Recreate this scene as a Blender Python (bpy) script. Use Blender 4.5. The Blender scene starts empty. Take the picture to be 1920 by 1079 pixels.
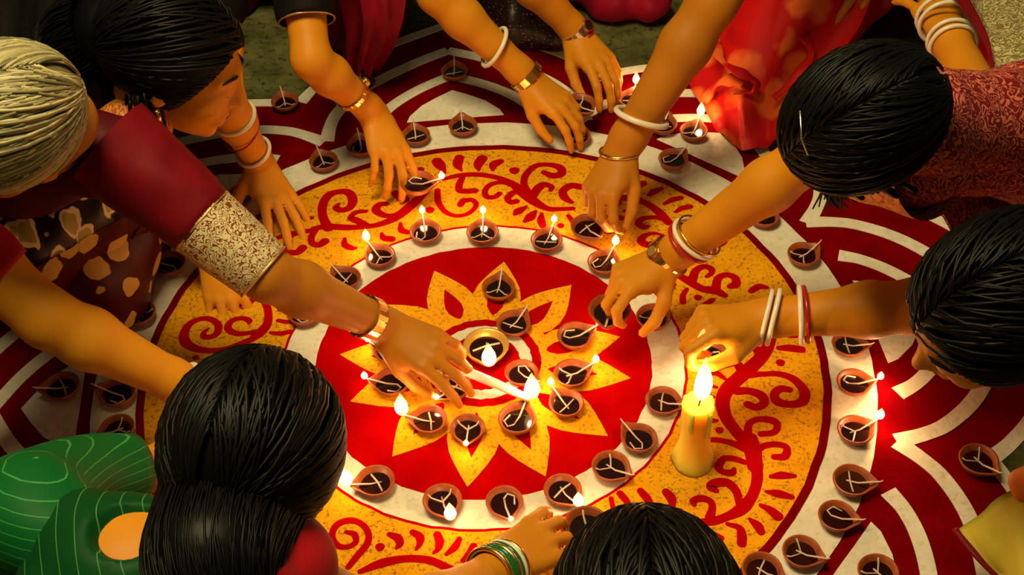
import bpy, math, random
import numpy as np
from mathutils import Vector, Matrix
random.seed(7); RNG = np.random.default_rng(7)
scene = bpy.context.scene
COL = scene.collection

# ------------------------------------------------------------------ camera, light, exposure
FPX, PITCH, ROLL, CAMH = 2563.59, math.radians(44.969), math.radians(-1.9243), 1.65
CX, CY = -0.030773 * CAMH, 0.896793 * CAMH            # rangoli centre seen from the camera's foot point
CAMPOS = Vector((-CX, -CY, CAMH))                      # the rangoli centre is the world origin
_U = Vector((0, math.sin(PITCH), math.cos(PITCH))); _X = Vector((1, 0, 0)); _F = Vector((0, math.cos(PITCH), -math.sin(PITCH)))
_R = _X * math.cos(ROLL) + _U * math.sin(ROLL); _UP = -_X * math.sin(ROLL) + _U * math.cos(ROLL)
cam_d = bpy.data.cameras.new('camera'); cam = bpy.data.objects.new('camera', cam_d); COL.objects.link(cam)
cam_d.sensor_width = 36; cam_d.lens = FPX / 1920 * 36; cam_d.clip_start = .05
cam.matrix_world = Matrix(((_R.x, _UP.x, -_F.x, CAMPOS.x), (_R.y, _UP.y, -_F.y, CAMPOS.y), (_R.z, _UP.z, -_F.z, CAMPOS.z), (0, 0, 0, 1)))
scene.camera = cam

world = bpy.data.worlds.new('evening'); scene.world = world; world.use_nodes = True
bg = world.node_tree.nodes['Background']; bg.inputs[0].default_value = (.78, 1, .55, 1); bg.inputs[1].default_value = .065

def area_lamp(name, loc, target, size, power, colour):
    d = bpy.data.lights.new(name, 'AREA'); d.shape = 'DISK'; d.size = size; d.energy = power; d.color = colour
    o = bpy.data.objects.new(name, d); COL.objects.link(o); o.location = loc
    o.rotation_euler = (Vector(target) - Vector(loc)).to_track_quat('-Z', 'Y').to_euler()
    return o
area_lamp('hall_lamp_light', (-.40, -.20, 2.6), (-.05, .1, 0), .9, 64, (1, .81, .41))

scene.view_settings.view_transform = 'Standard'; scene.view_settings.look = 'None'
scene.view_settings.gamma = 1; scene.view_settings.use_curve_mapping = False
scene.view_settings.exposure = 0.0

# ------------------------------------------------------------------ helpers
def at(px, py, z=0.0):
    """the point at height z that the photograph shows at pixel px, py"""
    x = (px - 960) / FPX; y = -(py - 539.5) / FPX
    a = math.cos(ROLL) * x - math.sin(ROLL) * y; b = math.sin(ROLL) * x + math.cos(ROLL) * y
    d = (a, math.cos(PITCH) + b * math.sin(PITCH), -math.sin(PITCH) + b * math.cos(PITCH))
    t = (CAMH - z) / -d[2]
    return np.array([d[0] * t - CX, d[1] * t - CY, z])
def V(*a): return np.array(a, float)
def nrm(v): v = np.asarray(v, float); return v / (np.linalg.norm(v) + 1e-12)

def mesh_obj(name, verts, faces, mat, parent=None, base=None, smooth=True, attr=None):
    v = np.asarray(verts, np.float32)
    if base is not None: v = v - np.asarray(base, np.float32)
    me = bpy.data.meshes.new(name)
    if isinstance(faces, np.ndarray):
        n, k = faces.shape
        me.vertices.add(len(v)); me.vertices.foreach_set('co', v.ravel())
        me.loops.add(n * k); me.loops.foreach_set('vertex_index', faces.astype(np.int32).ravel())
        me.polygons.add(n); me.polygons.foreach_set('loop_start', np.arange(0, n * k, k, dtype=np.int32))
        me.update(calc_edges=True)
    else:
        me.from_pydata(v.tolist(), [], [list(f) for f in faces]); me.update()
    if smooth: me.polygons.foreach_set('use_smooth', np.ones(len(me.polygons), bool))
    if attr is not None:
        a = me.attributes.new('tone', 'FLOAT', 'POINT'); a.data.foreach_set('value', np.asarray(attr, np.float32))
    if mat: me.materials.append(mat)
    o = bpy.data.objects.new(name, me); COL.objects.link(o)
    if parent: o.parent = parent
    return o
def empty(name, loc, label, cat, group=None):
    o = bpy.data.objects.new(name, None); COL.objects.link(o); o.location = tuple(float(q) for q in loc); o.empty_display_size = .03
    o['label'] = label; o['category'] = cat
    if group: o['group'] = group
    return o

# ------------------------------------------------------------------ materials
def new_mat(name):
    m = bpy.data.materials.new(name); m.use_nodes = True
    return m, m.node_tree, m.node_tree.nodes['Principled BSDF']
def ramp(nt, fac, stops):
    r = nt.nodes.new('ShaderNodeValToRGB'); nt.links.new(fac, r.inputs[0])
    el = r.color_ramp.elements
    while len(el) < len(stops): el.new(.5)
    for e, (p, c) in zip(el, stops): e.position = p; e.color = (*c, 1)
    return r.outputs[0]
def tex(nt, kind, scale, coord='Object', **kw):
    tc = nt.nodes.new('ShaderNodeTexCoord'); t = nt.nodes.new(kind); nt.links.new(tc.outputs[coord], t.inputs['Vector'])
    t.inputs['Scale'].default_value = scale
    for k, v in kw.items():
        if k in t.inputs: t.inputs[k].default_value = v
        else: setattr(t, k, v)
    return t
def bump(nt, bs, h, strength, dist):
    b = nt.nodes.new('ShaderNodeBump'); nt.links.new(h, b.inputs['Height']); b.inputs['Strength'].default_value = strength
    b.inputs['Distance'].default_value = dist; nt.links.new(b.outputs[0], bs.inputs['Normal'])
def plain(name, c, rough=.6, metal=0, spec=.5, **kw):
    m, nt, bs = new_mat(name); bs.inputs['Base Color'].default_value = (*c, 1); bs.inputs['Roughness'].default_value = rough
    bs.inputs['Metallic'].default_value = metal; bs.inputs['Specular IOR Level'].default_value = spec
    for k, v in kw.items(): bs.inputs[k].default_value = v
    return m
def powder(name, c1, c2, speck=None, scale=160, rough=.95):
    """coloured powder: fine grain of two tones, an optional dark speckle, fine relief"""
    m, nt, bs = new_mat(name); bs.inputs['Roughness'].default_value = rough; bs.inputs['Specular IOR Level'].default_value = .0
    n1 = tex(nt, 'ShaderNodeTexNoise', 14, Detail=5.0, Roughness=.65)
    col = ramp(nt, n1.outputs[0], [(.35, c1), (.68, c2)])
    n2 = tex(nt, 'ShaderNodeTexNoise', scale, Detail=3.0, Roughness=.7)
    if speck:
        mx = nt.nodes.new('ShaderNodeMix'); mx.data_type = 'RGBA'
        f = ramp(nt, n2.outputs[0], [(.34, (1, 1, 1)), (.47, (0, 0, 0))])
        nt.links.new(f, mx.inputs['Factor']); nt.links.new(col, mx.inputs['A']); mx.inputs['B'].default_value = (*speck, 1); col = mx.outputs['Result']
    nt.links.new(col, bs.inputs['Base Color']); bump(nt, bs, n2.outputs[0], .5, .002)
    return m
M = {}
M['red'] = powder('red_powder', (.36, .0004, .0008), (.45, .0007, .0012))
M['dark_red'] = powder('maroon_powder', (.13, .0004, .0014), (.20, .0008, .0024))
M['scroll_red'] = powder('scroll_red_powder', (.34, .0006, .0014), (.44, .0010, .002))
M['white'] = powder('white_powder', (.62, .57, .44), (.78, .71, .58), (.58, .53, .38), 90)
M['yellow'] = powder('yellow_powder', (.68, .27, .006), (.80, .37, .009), (.24, .10, .006), 190)
M['petal_yellow'] = powder('petal_yellow_powder', (.78, .31, .008), (.86, .40, .012), (.42, .16, .008), 170)
M['ground'] = powder('ground', (.045, .05, .016), (.13, .125, .045), (.03, .03, .012), 60, .9)

def skin_mat(name, c, c2):
    m, nt, bs = new_mat(name); n = tex(nt, 'ShaderNodeTexNoise', 9, Detail=4.0)
    nt.links.new(ramp(nt, n.outputs[0], [(.3, c2), (.7, c)]), bs.inputs['Base Color'])
    bs.inputs['Roughness'].default_value = .5; bs.inputs['Specular IOR Level'].default_value = .2
    bs.inputs['Subsurface Weight'].default_value = .08; bs.inputs['Subsurface Radius'].default_value = (1, .35, .15); bs.inputs['Subsurface Scale'].default_value = .006
    n2 = tex(nt, 'ShaderNodeTexNoise', 240, Detail=2.0); bump(nt, bs, n2.outputs[0], .12, .001)
    return m
M['skin'] = skin_mat('warm_brown_skin', (.68, .255, .010), (.57, .200, .007))
M['skin_deep'] = skin_mat('deep_brown_skin', (.52, .185, .010), (.43, .145, .008))
M['skin_light'] = skin_mat('light_brown_skin', (.76, .30, .016), (.66, .25, .012))

def hair_mat(name, dark, light, rough=.38, spec=.5):
    m, nt, bs = new_mat(name)
    a = nt.nodes.new('ShaderNodeAttribute'); a.attribute_name = 'tone'
    nt.links.new(ramp(nt, a.outputs['Fac'], [(0, dark), (1, light)]), bs.inputs['Base Color'])
    bs.inputs['Roughness'].default_value = rough; bs.inputs['Specular IOR Level'].default_value = spec
    return m
M['hair_black'] = hair_mat('black_hair', (.0015, .0012, .0012), (.0045, .0034, .003), .46, .14)
M['hair_grey'] = hair_mat('grey_hair', (.10, .085, .03), (.62, .52, .25), .45, .4)

def cloth(name, c1, c2, rough=.6, sheen=.0, scale=25, spec=.16):
    m, nt, bs = new_mat(name); n = tex(nt, 'ShaderNodeTexNoise', scale, Detail=3.0)
    nt.links.new(ramp(nt, n.outputs[0], [(.3, c1), (.7, c2)]), bs.inputs['Base Color'])
    bs.inputs['Roughness'].default_value = rough; bs.inputs['Sheen Weight'].default_value = sheen; bs.inputs['Specular IOR Level'].default_value = spec
    w = tex(nt, 'ShaderNodeTexNoise', 420, Detail=1.0); bump(nt, bs, w.outputs[0], .15, .0008)
    return m
def brocade(name, base, thread, scale=60, lo=.10, hi=.16, rough=.35, metal=.5, kind='F1'):
    """woven figures of bright thread on a plain ground"""
    m, nt, bs = new_mat(name)
    nz = tex(nt, 'ShaderNodeTexNoise', scale * .7, Detail=2.0, Distortion=1.2)
    vo = tex(nt, 'ShaderNodeTexVoronoi', scale, feature='DISTANCE_TO_EDGE', Randomness=.7)
    mx = nt.nodes.new('ShaderNodeMath'); mx.operation = 'MULTIPLY'; nt.links.new(nz.outputs[0], mx.inputs[0]); nt.links.new(vo.outputs['Distance'], mx.inputs[1])
    f = ramp(nt, mx.outputs[0], [(lo, (0, 0, 0)), (hi, (1, 1, 1))])
    mc = nt.nodes.new('ShaderNodeMix'); mc.data_type = 'RGBA'; nt.links.new(f, mc.inputs['Factor'])
    mc.inputs['A'].default_value = (*base, 1); mc.inputs['B'].default_value = (*thread, 1)
    nt.links.new(mc.outputs['Result'], bs.inputs['Base Color'])
    me = nt.nodes.new('ShaderNodeMath'); me.operation = 'MULTIPLY'; nt.links.new(f, me.inputs[0]); me.inputs[1].default_value = metal
    nt.links.new(me.outputs[0], bs.inputs['Metallic']); bs.inputs['Roughness'].default_value = rough
    bump(nt, bs, mx.outputs[0], .4, .002)
    return m
def squiggle(name, base, thread, scale=24, rings=7, fill=.5, rough=.4, metal=.3):
    """curling woven scrollwork: contour lines of a smooth field"""
    m, nt, bs = new_mat(name); nz = tex(nt, 'ShaderNodeTexNoise', scale, Detail=1.0, Distortion=.6)
    mu = nt.nodes.new('ShaderNodeMath'); mu.operation = 'MULTIPLY'; nt.links.new(nz.outputs[0], mu.inputs[0]); mu.inputs[1].default_value = rings
    fr = nt.nodes.new('ShaderNodeMath'); fr.operation = 'FRACT'; nt.links.new(mu.outputs[0], fr.inputs[0])
    f = ramp(nt, fr.outputs[0], [(0, (0, 0, 0)), (.5 - fill / 2, (0, 0, 0)), (.5 - fill / 2 + .06, (1, 1, 1)), (.5 + fill / 2, (1, 1, 1)), (.5 + fill / 2 + .06, (0, 0, 0))])
    mc = nt.nodes.new('ShaderNodeMix'); mc.data_type = 'RGBA'; nt.links.new(f, mc.inputs['Factor']); mc.inputs['A'].default_value = (*base, 1); mc.inputs['B'].default_value = (*thread, 1)
    nt.links.new(mc.outputs['Result'], bs.inputs['Base Color']); bs.inputs['Roughness'].default_value = rough
    me = nt.nodes.new('ShaderNodeMath'); me.operation = 'MULTIPLY'; nt.links.new(f, me.inputs[0]); me.inputs[1].default_value = metal; nt.links.new(me.outputs[0], bs.inputs['Metallic'])
    bump(nt, bs, f, .3, .0012); return m
def motifs(name, base, motif, scale=22, size=.42, edge=.03, rough=.45, metal=.15, rim=None):
    """separate woven motifs strewn over a plain ground"""
    m, nt, bs = new_mat(name); vo = tex(nt, 'ShaderNodeTexVoronoi', scale, feature='F1', Randomness=.8)
    wn = tex(nt, 'ShaderNodeTexNoise', scale * 1.3, Detail=2.0); wm = nt.nodes.new('ShaderNodeVectorMath'); wm.operation = 'MULTIPLY_ADD'; tc = nt.nodes.new('ShaderNodeTexCoord')
    nt.links.new(wn.outputs['Color'], wm.inputs[0]); wm.inputs[1].default_value = (.55 / scale,) * 3; nt.links.new(tc.outputs['Object'], wm.inputs[2]); nt.links.new(wm.outputs[0], vo.inputs['Vector'])
    st = [(0, motif), (size, motif), (size + edge, base), (1, base)]
    if rim: st = [(0, motif), (size * .78, motif), (size * .82, rim), (size, rim), (size + edge, base), (1, base)]
    nt.links.new(ramp(nt, vo.outputs['Distance'], st), bs.inputs['Base Color']); bs.inputs['Roughness'].default_value = rough; bs.inputs['Specular IOR Level'].default_value = .2
    n = tex(nt, 'ShaderNodeTexNoise', 260, Detail=2.0); bump(nt, bs, n.outputs[0], .2, .001); return m
def striped(name, base, line, direction, spacing, width=.12):
    m, nt, bs = new_mat(name)
    tc = nt.nodes.new('ShaderNodeTexCoord'); dp = nt.nodes.new('ShaderNodeVectorMath'); dp.operation = 'DOT_PRODUCT'
    nt.links.new(tc.outputs['Object'], dp.inputs[0]); dp.inputs[1].default_value = tuple(nrm(direction) / spacing)
    nz = tex(nt, 'ShaderNodeTexNoise', 7, Detail=1.0)
    ad = nt.nodes.new('ShaderNodeMath'); ad.operation = 'MULTIPLY_ADD'; nt.links.new(nz.outputs[0], ad.inputs[0]); ad.inputs[1].default_value = .8; nt.links.new(dp.outputs['Value'], ad.inputs[2])
    fr = nt.nodes.new('ShaderNodeMath'); fr.operation = 'FRACT'; nt.links.new(ad.outputs[0], fr.inputs[0])
    f = ramp(nt, fr.outputs[0], [(0, line), (width, line), (width + .03, base), (1, base)])
    nt.links.new(f, bs.inputs['Base Color']); bs.inputs['Roughness'].default_value = .55; bs.inputs['Specular IOR Level'].default_value = .12; bs.inputs['Sheen Weight'].default_value = .0
    return m
M['maroon'] = cloth('maroon_silk', (.13, .002, .006), (.19, .004, .009), .5)
M['maroon_deep'] = cloth('deep_maroon_silk', (.055, .002, .005), (.09, .003, .007), .5)
M['gold_cuff'] = squiggle('gold_brocade_cuff', (.20, .05, .012), (.85, .68, .36), 105, 6, .62, .4, .25)
M['black_gold'] = motifs('black_and_gold_brocade', (.016, .006, .004), (.42, .36, .09), 18, .40, .02, .4, .2, (.85, .72, .42))
M['maroon_gold'] = motifs('maroon_with_gold_motifs', (.075, .002, .004), (.66, .40, .10), 19, .38, .02)
M['black_cloth'] = cloth('black_silk', (.004, .003, .003), (.007, .004, .004), .7, .0, 25, .12)
M['orange_brocade'] = squiggle('orange_brocade', (.40, .07, .012), (.70, .28, .05), 60, 5, .5, .45, .1)
M['crimson'] = cloth('crimson_silk', (.22, .003, .02), (.32, .005, .03), .5)
M['dark_sequin'] = brocade('dark_sequinned_net', (.015, .006, .006), (.30, .16, .12), 130, .16, .2, .4, .3)
M['red_satin'] = motifs('red_satin_with_blossoms', (.52, .003, .004), (.74, .12, .018), 11, .34, .14, .62)
M['pink_red'] = squiggle('red_and_pink_brocade', (.20, .004, .007), (.72, .17, .10), 62, 7, .36, .6, .0)
M['gold_border'] = squiggle('gold_zari_border', (.20, .15, .045), (.66, .55, .27), 70, 6, .4, .4, .25)
M['green'] = striped('green_striped_silk', (.002, .052, .010), (.07, .22, .07), (1, .25, .1), .022, .035)
M['green_plain'] = striped('green_shot_silk', (.003, .10, .018), (.05, .26, .07), (.2, .6, 1), .011, .07)
M['yellow_cloth'] = cloth('yellow_green_silk', (.50, .42, .035), (.62, .50, .06), .55)
M['red_cloth'] = cloth('red_cotton', (.42, .004, .010), (.50, .006, .014), .65)
M['orange_cloth'] = cloth('orange_cotton', (.62, .16, .02), (.70, .2, .03), .65)
M['ivory'] = plain('ivory_bangle', (.80, .70, .52), .3)
M['gold'] = plain('gold', (.83, .55, .16), .25, 1)
M['gold_dull'] = plain('worn_gold', (.70, .48, .17), .4, .8)
M['steel'] = plain('steel', (.62, .58, .52), .25, 1)
M['black_plastic'] = plain('dark_watch_face', (.01, .01, .01), .15)
M['coral'] = plain('red_bangle', (.45, .01, .015), .25)
M['green_glass'] = plain('green_glass_bangle', (.01, .12, .03), .15)
M['eye'] = plain('dark_lashes', (.008, .005, .004), .5)
M['lip'] = plain('lips', (.38, .09, .05), .45)
M['wax_yellow'] = plain('yellow_wax', (.95, .60, .06), .5, **{'Subsurface Weight': 1.0, 'Subsurface Scale': .06})
M['wax_yellow'].node_tree.nodes['Principled BSDF'].inputs['Subsurface Radius'].default_value = (1, .6, .2)
M['wax_white'] = plain('white_wax', (.85, .78, .62), .5)
M['wick'] = plain('cotton_wick', (.62, .46, .36), .9)
M['oil'] = plain('dark_oil', (.016, .003, .002), .10, 0, .6)
M['brass'] = plain('brass', (.78, .48, .10), .35, .7)
def clay():
    m, nt, bs = new_mat('oiled_clay'); n = tex(nt, 'ShaderNodeTexNoise', 60, Detail=4.0)
    nt.links.new(ramp(nt, n.outputs[0], [(.3, (.20, .040, .008)), (.7, (.36, .072, .012))]), bs.inputs['Base Color'])
    bs.inputs['Roughness'].default_value = .42; bs.inputs['Specular IOR Level'].default_value = .4; bump(nt, bs, n.outputs[0], .2, .002)
    return m
M['clay'] = clay()
def flame_mat():
    m, nt, bs = new_mat('flame'); nt.nodes.remove(bs)
    em = nt.nodes.new('ShaderNodeEmission'); em.inputs[1].default_value = 1.5
    tc = nt.nodes.new('ShaderNodeTexCoord'); sx = nt.nodes.new('ShaderNodeSeparateXYZ'); nt.links.new(tc.outputs['Object'], sx.inputs[0])
    nt.links.new(ramp(nt, sx.outputs[2], [(0, (.55, .22, .06)), (.15, (1, .62, .22)), (.45, (1, .80, .45)), (.75, (.9, .50, .14)), (1, (.42, .15, .03))]), em.inputs[0])
    tr = nt.nodes.new('ShaderNodeBsdfTransparent'); ad = nt.nodes.new('ShaderNodeAddShader')
    nt.links.new(em.outputs[0], ad.inputs[0]); nt.links.new(tr.outputs[0], ad.inputs[1]); nt.links.new(ad.outputs[0], nt.nodes['Material Output'].inputs[0])
    return m
M['flame'] = flame_mat()

# ------------------------------------------------------------------ the ground
g = mesh_obj('floor', [(-4, -4, 0), (4, -4, 0), (4, 4, 0), (-4, 4, 0)], [(0, 1, 2, 3)], M['ground'], smooth=False); g['kind'] = 'structure'
g['label'] = 'olive green and brown rough ground around the rangoli'

# ------------------------------------------------------------------ rangoli (painted powder, each field a thin layer)
rg = empty('rangoli', (0, 0, 0), 'large round rangoli of red, yellow and white powder on the ground', 'rangoli')
ZJ = [0]
def lift(z1):
    ZJ[0] += 1; return z1 + (ZJ[0] * 37 % 101) * 6e-6          # each layer of powder lies at its own height
def slab(name, outline, z0, z1, mat, parent):
    z1 = lift(z1)
    """a flat field with its own edge: outline is a closed list of xy"""
    n = len(outline)
    me_v = [(x, y, z1) for x, y in outline] + [(x, y, z0) for x, y in outline]
    f = [list(range(n))] + [[i, n + i, n + (i + 1) % n, (i + 1) % n] for i in range(n)]
    a = sum(outline[i][0] * outline[(i + 1) % n][1] - outline[(i + 1) % n][0] * outline[i][1] for i in range(n))
    if a < 0: f[0].reverse(); f[1:] = [q[::-1] for q in f[1:]]
    return mesh_obj(name, me_v, f, mat, parent, smooth=False)
def disc(name, r, z0, z1, mat, parent, n=128):
    return slab(name, [(r * math.cos(2 * math.pi * i / n), r * math.sin(2 * math.pi * i / n)) for i in range(n)], z0, z1, mat, parent)
def ring(name, r0, r1, z0, z1, mat, parent, n=160):
    v, f = [], []; z1 = lift(z1)
    for i in range(n):
        c, s = math.cos(2 * math.pi * i / n), math.sin(2 * math.pi * i / n)
        j = .0011 * math.sin(i * 1.7) * math.sin(i * .37)
        v += [((r0 + j) * c, (r0 + j) * s, z0), ((r0 + j) * c, (r0 + j) * s, z1), ((r1 + j) * c, (r1 + j) * s, z1), ((r1 + j) * c, (r1 + j) * s, z0)]
    for i in range(n):
        a, b = 4 * i, 4 * ((i + 1) % n)
        f += [[a + k, b + k, b + k + 1, a + k + 1][::-1] for k in range(3)]
    return mesh_obj(name, v, f, mat, parent, smooth=False)
def catmull(pts, per=6):
    p = np.array(pts, float); p = np.vstack([2 * p[0] - p[1], p, 2 * p[-1] - p[-2]]); out = []
    for i in range(1, len(p) - 2):
        for t in np.linspace(0, 1, per, endpoint=False):
            out.append(.5 * ((2 * p[i]) + (-p[i - 1] + p[i + 1]) * t + (2 * p[i - 1] - 5 * p[i] + 4 * p[i + 1] - p[i + 2]) * t * t + (-p[i - 1] + 3 * p[i] - 3 * p[i + 1] + p[i + 2]) * t ** 3))
    out.append(p[-2]); return np.array(out)
def stroke(name, pts, z0, z1, mat, parent, per=6, cap=True):
    """a brush stroke of varying width on the ground; pts = x, y, half width; built as a strip with round ends and edges"""
    z1 = lift(z1)
    p = catmull(pts, per) if len(pts) > 1 else np.array(pts, float)
    if len(p) == 1:
        x, y, w = p[0]
        return slab(name, [(x + w * math.cos(t) * (1 + .08 * math.sin(3 * t)), y + w * math.sin(t)) for t in np.linspace(0, 2 * math.pi, 15)[:-1]], z0, z1, mat, parent)
    d = np.gradient(p[:, :2], axis=0); d /= (np.linalg.norm(d, axis=1)[:, None] + 1e-9)
    w = np.maximum(p[:, 2], .0015); pp, dd, ww = [], [], []
    if cap:
        for a in (1.35, .9, .45): pp.append(p[0, :2] - d[0] * w[0] * math.sin(a)); dd.append(d[0]); ww.append(w[0] * math.cos(a))
    for i in range(len(p)): pp.append(p[i, :2]); dd.append(d[i]); ww.append(w[i])
    if cap:
        for a in (.45, .9, 1.35): pp.append(p[-1, :2] + d[-1] * w[-1] * math.sin(a)); dd.append(d[-1]); ww.append(w[-1] * math.cos(a))
    v, f = [], []
    for q, e, r in zip(pp, dd, ww):
        n = np.array([-e[1], e[0]])
        for s, z in ((1, z0), (1, z1), (-1, z1), (-1, z0)): v.append((q[0] + n[0] * r * s, q[1] + n[1] * r * s, z))
    for i in range(len(pp) - 1):
        for k in range(3): f.append([4 * i + k, 4 * i + k + 1, 4 * i + k + 5, 4 * i + k + 4])
    m = 4 * (len(pp) - 1); f += [[3, 2, 1, 0], [m, m + 1, m + 2, m + 3]]
    return mesh_obj(name, v, f, mat, parent, smooth=False)
def pol(a, r): return (r * math.cos(math.radians(a)), r * math.sin(math.radians(a)))

# outer scalloped field and its white outlines, eight petals
ARC3 = [(22.3, .795), (19.5, .825), (15, .865), (8, .912), (0, .965)]
ARC2 = [(22.5, .655), (20.5, .695), (18.5, .727), (15, .765), (11, .797), (5, .838), (0, .872)]
ARC1 = [(14.0, .657), (12, .687), (9, .718), (5, .750), (0, .785)]
CENT = [5.8, 50.5, 94.3, 139.8, -175.0, -129.5, -84.5, -39.3]
outl = []
def sweep(arc): return [(-a, r) for a, r in arc[::1]][::1] + [(a, r) for a, r in arc[::-1][1:]]
for c in CENT:
    for a, r in catmull(sweep(ARC3), 5): outl.append(pol(c + a, r + .014))
field = slab('petal_field', outl, 0, .0010, M['dark_red'], rg)
for c in CENT:
    for nm, arc, w in (('petal_outline', ARC3, .0115), ('petal_outline', ARC2, .0125), ('petal_outline', ARC1, .0120)):
        for s in (-1, 1):
            pts = [(*pol(c + s * a, r), w * (1.0 if i else 1.15)) for i, (a, r) in enumerate(arc)]
            stroke(nm, pts, .001, .0020, M['white'], field, 5, cap=False)
    lf = [(-8.4, .650), (-7.6, .668), (-5.2, .696), (-2.4, .718), (0, .736), (2.4, .718), (5.2, .696), (7.6, .668), (8.4, .650), (4, .645), (0, .643), (-4, .645)]
    slab('petal_leaf', [pol(c + a, r) for a, r in lf], .001, .0020, M['white'], field)
R1, R2, R3, R4 = .2722, .3254, .5484, .6247
ring('outer_white_ring', R3 + .006, R4, .001, .0022, M['white'], rg)
ring('band_edge_line', R3 - .007, R3 + .006, .001, .0030, M['dark_red'], rg)
band = ring('scroll_band', R2, R3 - .007, .001, .0022, M['yellow'], rg)
ring('inner_edge_line', R2 - .001, R2 + .0035, .001, .0030, M['scroll_red'], rg)
ring('inner_white_ring', R1, R2 - .001, .001, .0024, M['white'], rg)
rdisc = disc('red_disc', R1, .001, .0026, M['red'], rg)

# the twelve-petalled flower
TIPS = [(80.6, .236), (48.2, .228), (11.5, .230), (-10.8, .239), (-40.2, .249), (-68.6, .251), (-95.8, .250), (-126.9, .233), (-160.7, .223), (173.3, .235), (142, .225), (110.9, .231)]
for a, r in TIPS:
    w = .041
    ol = [(0.085, .020), (.105, .030), (.13, w), (.152, w * 1.0), (.175, w * .86), (.195, w * .62), (.215, w * .33)]
    k = r / .236
    L = [pol(a, 0)] and []
    for rr, ww in ol: L.append((rr * k, ww))
    ca, sa = math.cos(math.radians(a)), math.sin(math.radians(a))
    def tr(x, y): return (x * ca - y * sa, x * sa + y * ca)
    po = [tr(x, y) for x, y in L] + [tr(r, 0)] + [tr(x, -y) for x, y in L[::-1]]
    pt = slab('petal', po, .0026, .0036, M['petal_yellow'], rdisc)
    sl = [(.112, .006), (.125, .013), (.14, .0145), (.155, .011), (.172, .005)]
    po = [tr(.105, 0)] + [tr(x * k, y) for x, y in sl] + [tr(.184 * k, 0)] + [tr(x * k, -y) for x, y in sl[::-1]]
    slab('petal_slit', po, .0036, .0042, M['red'], rdisc)
ring('flower_collar', .094, .116, .0028, .0037, M['petal_yellow'], rdisc, 96)
ring('red_circle', .079, .094, .0028, .0042, M['scroll_red'], rdisc, 96)
ring('white_circle', .060, .079, .0028, .0042, M['white'], rdisc, 96)
disc('flower_eye', .060, .0028, .0040, M['red'], rdisc, 64)

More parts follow.
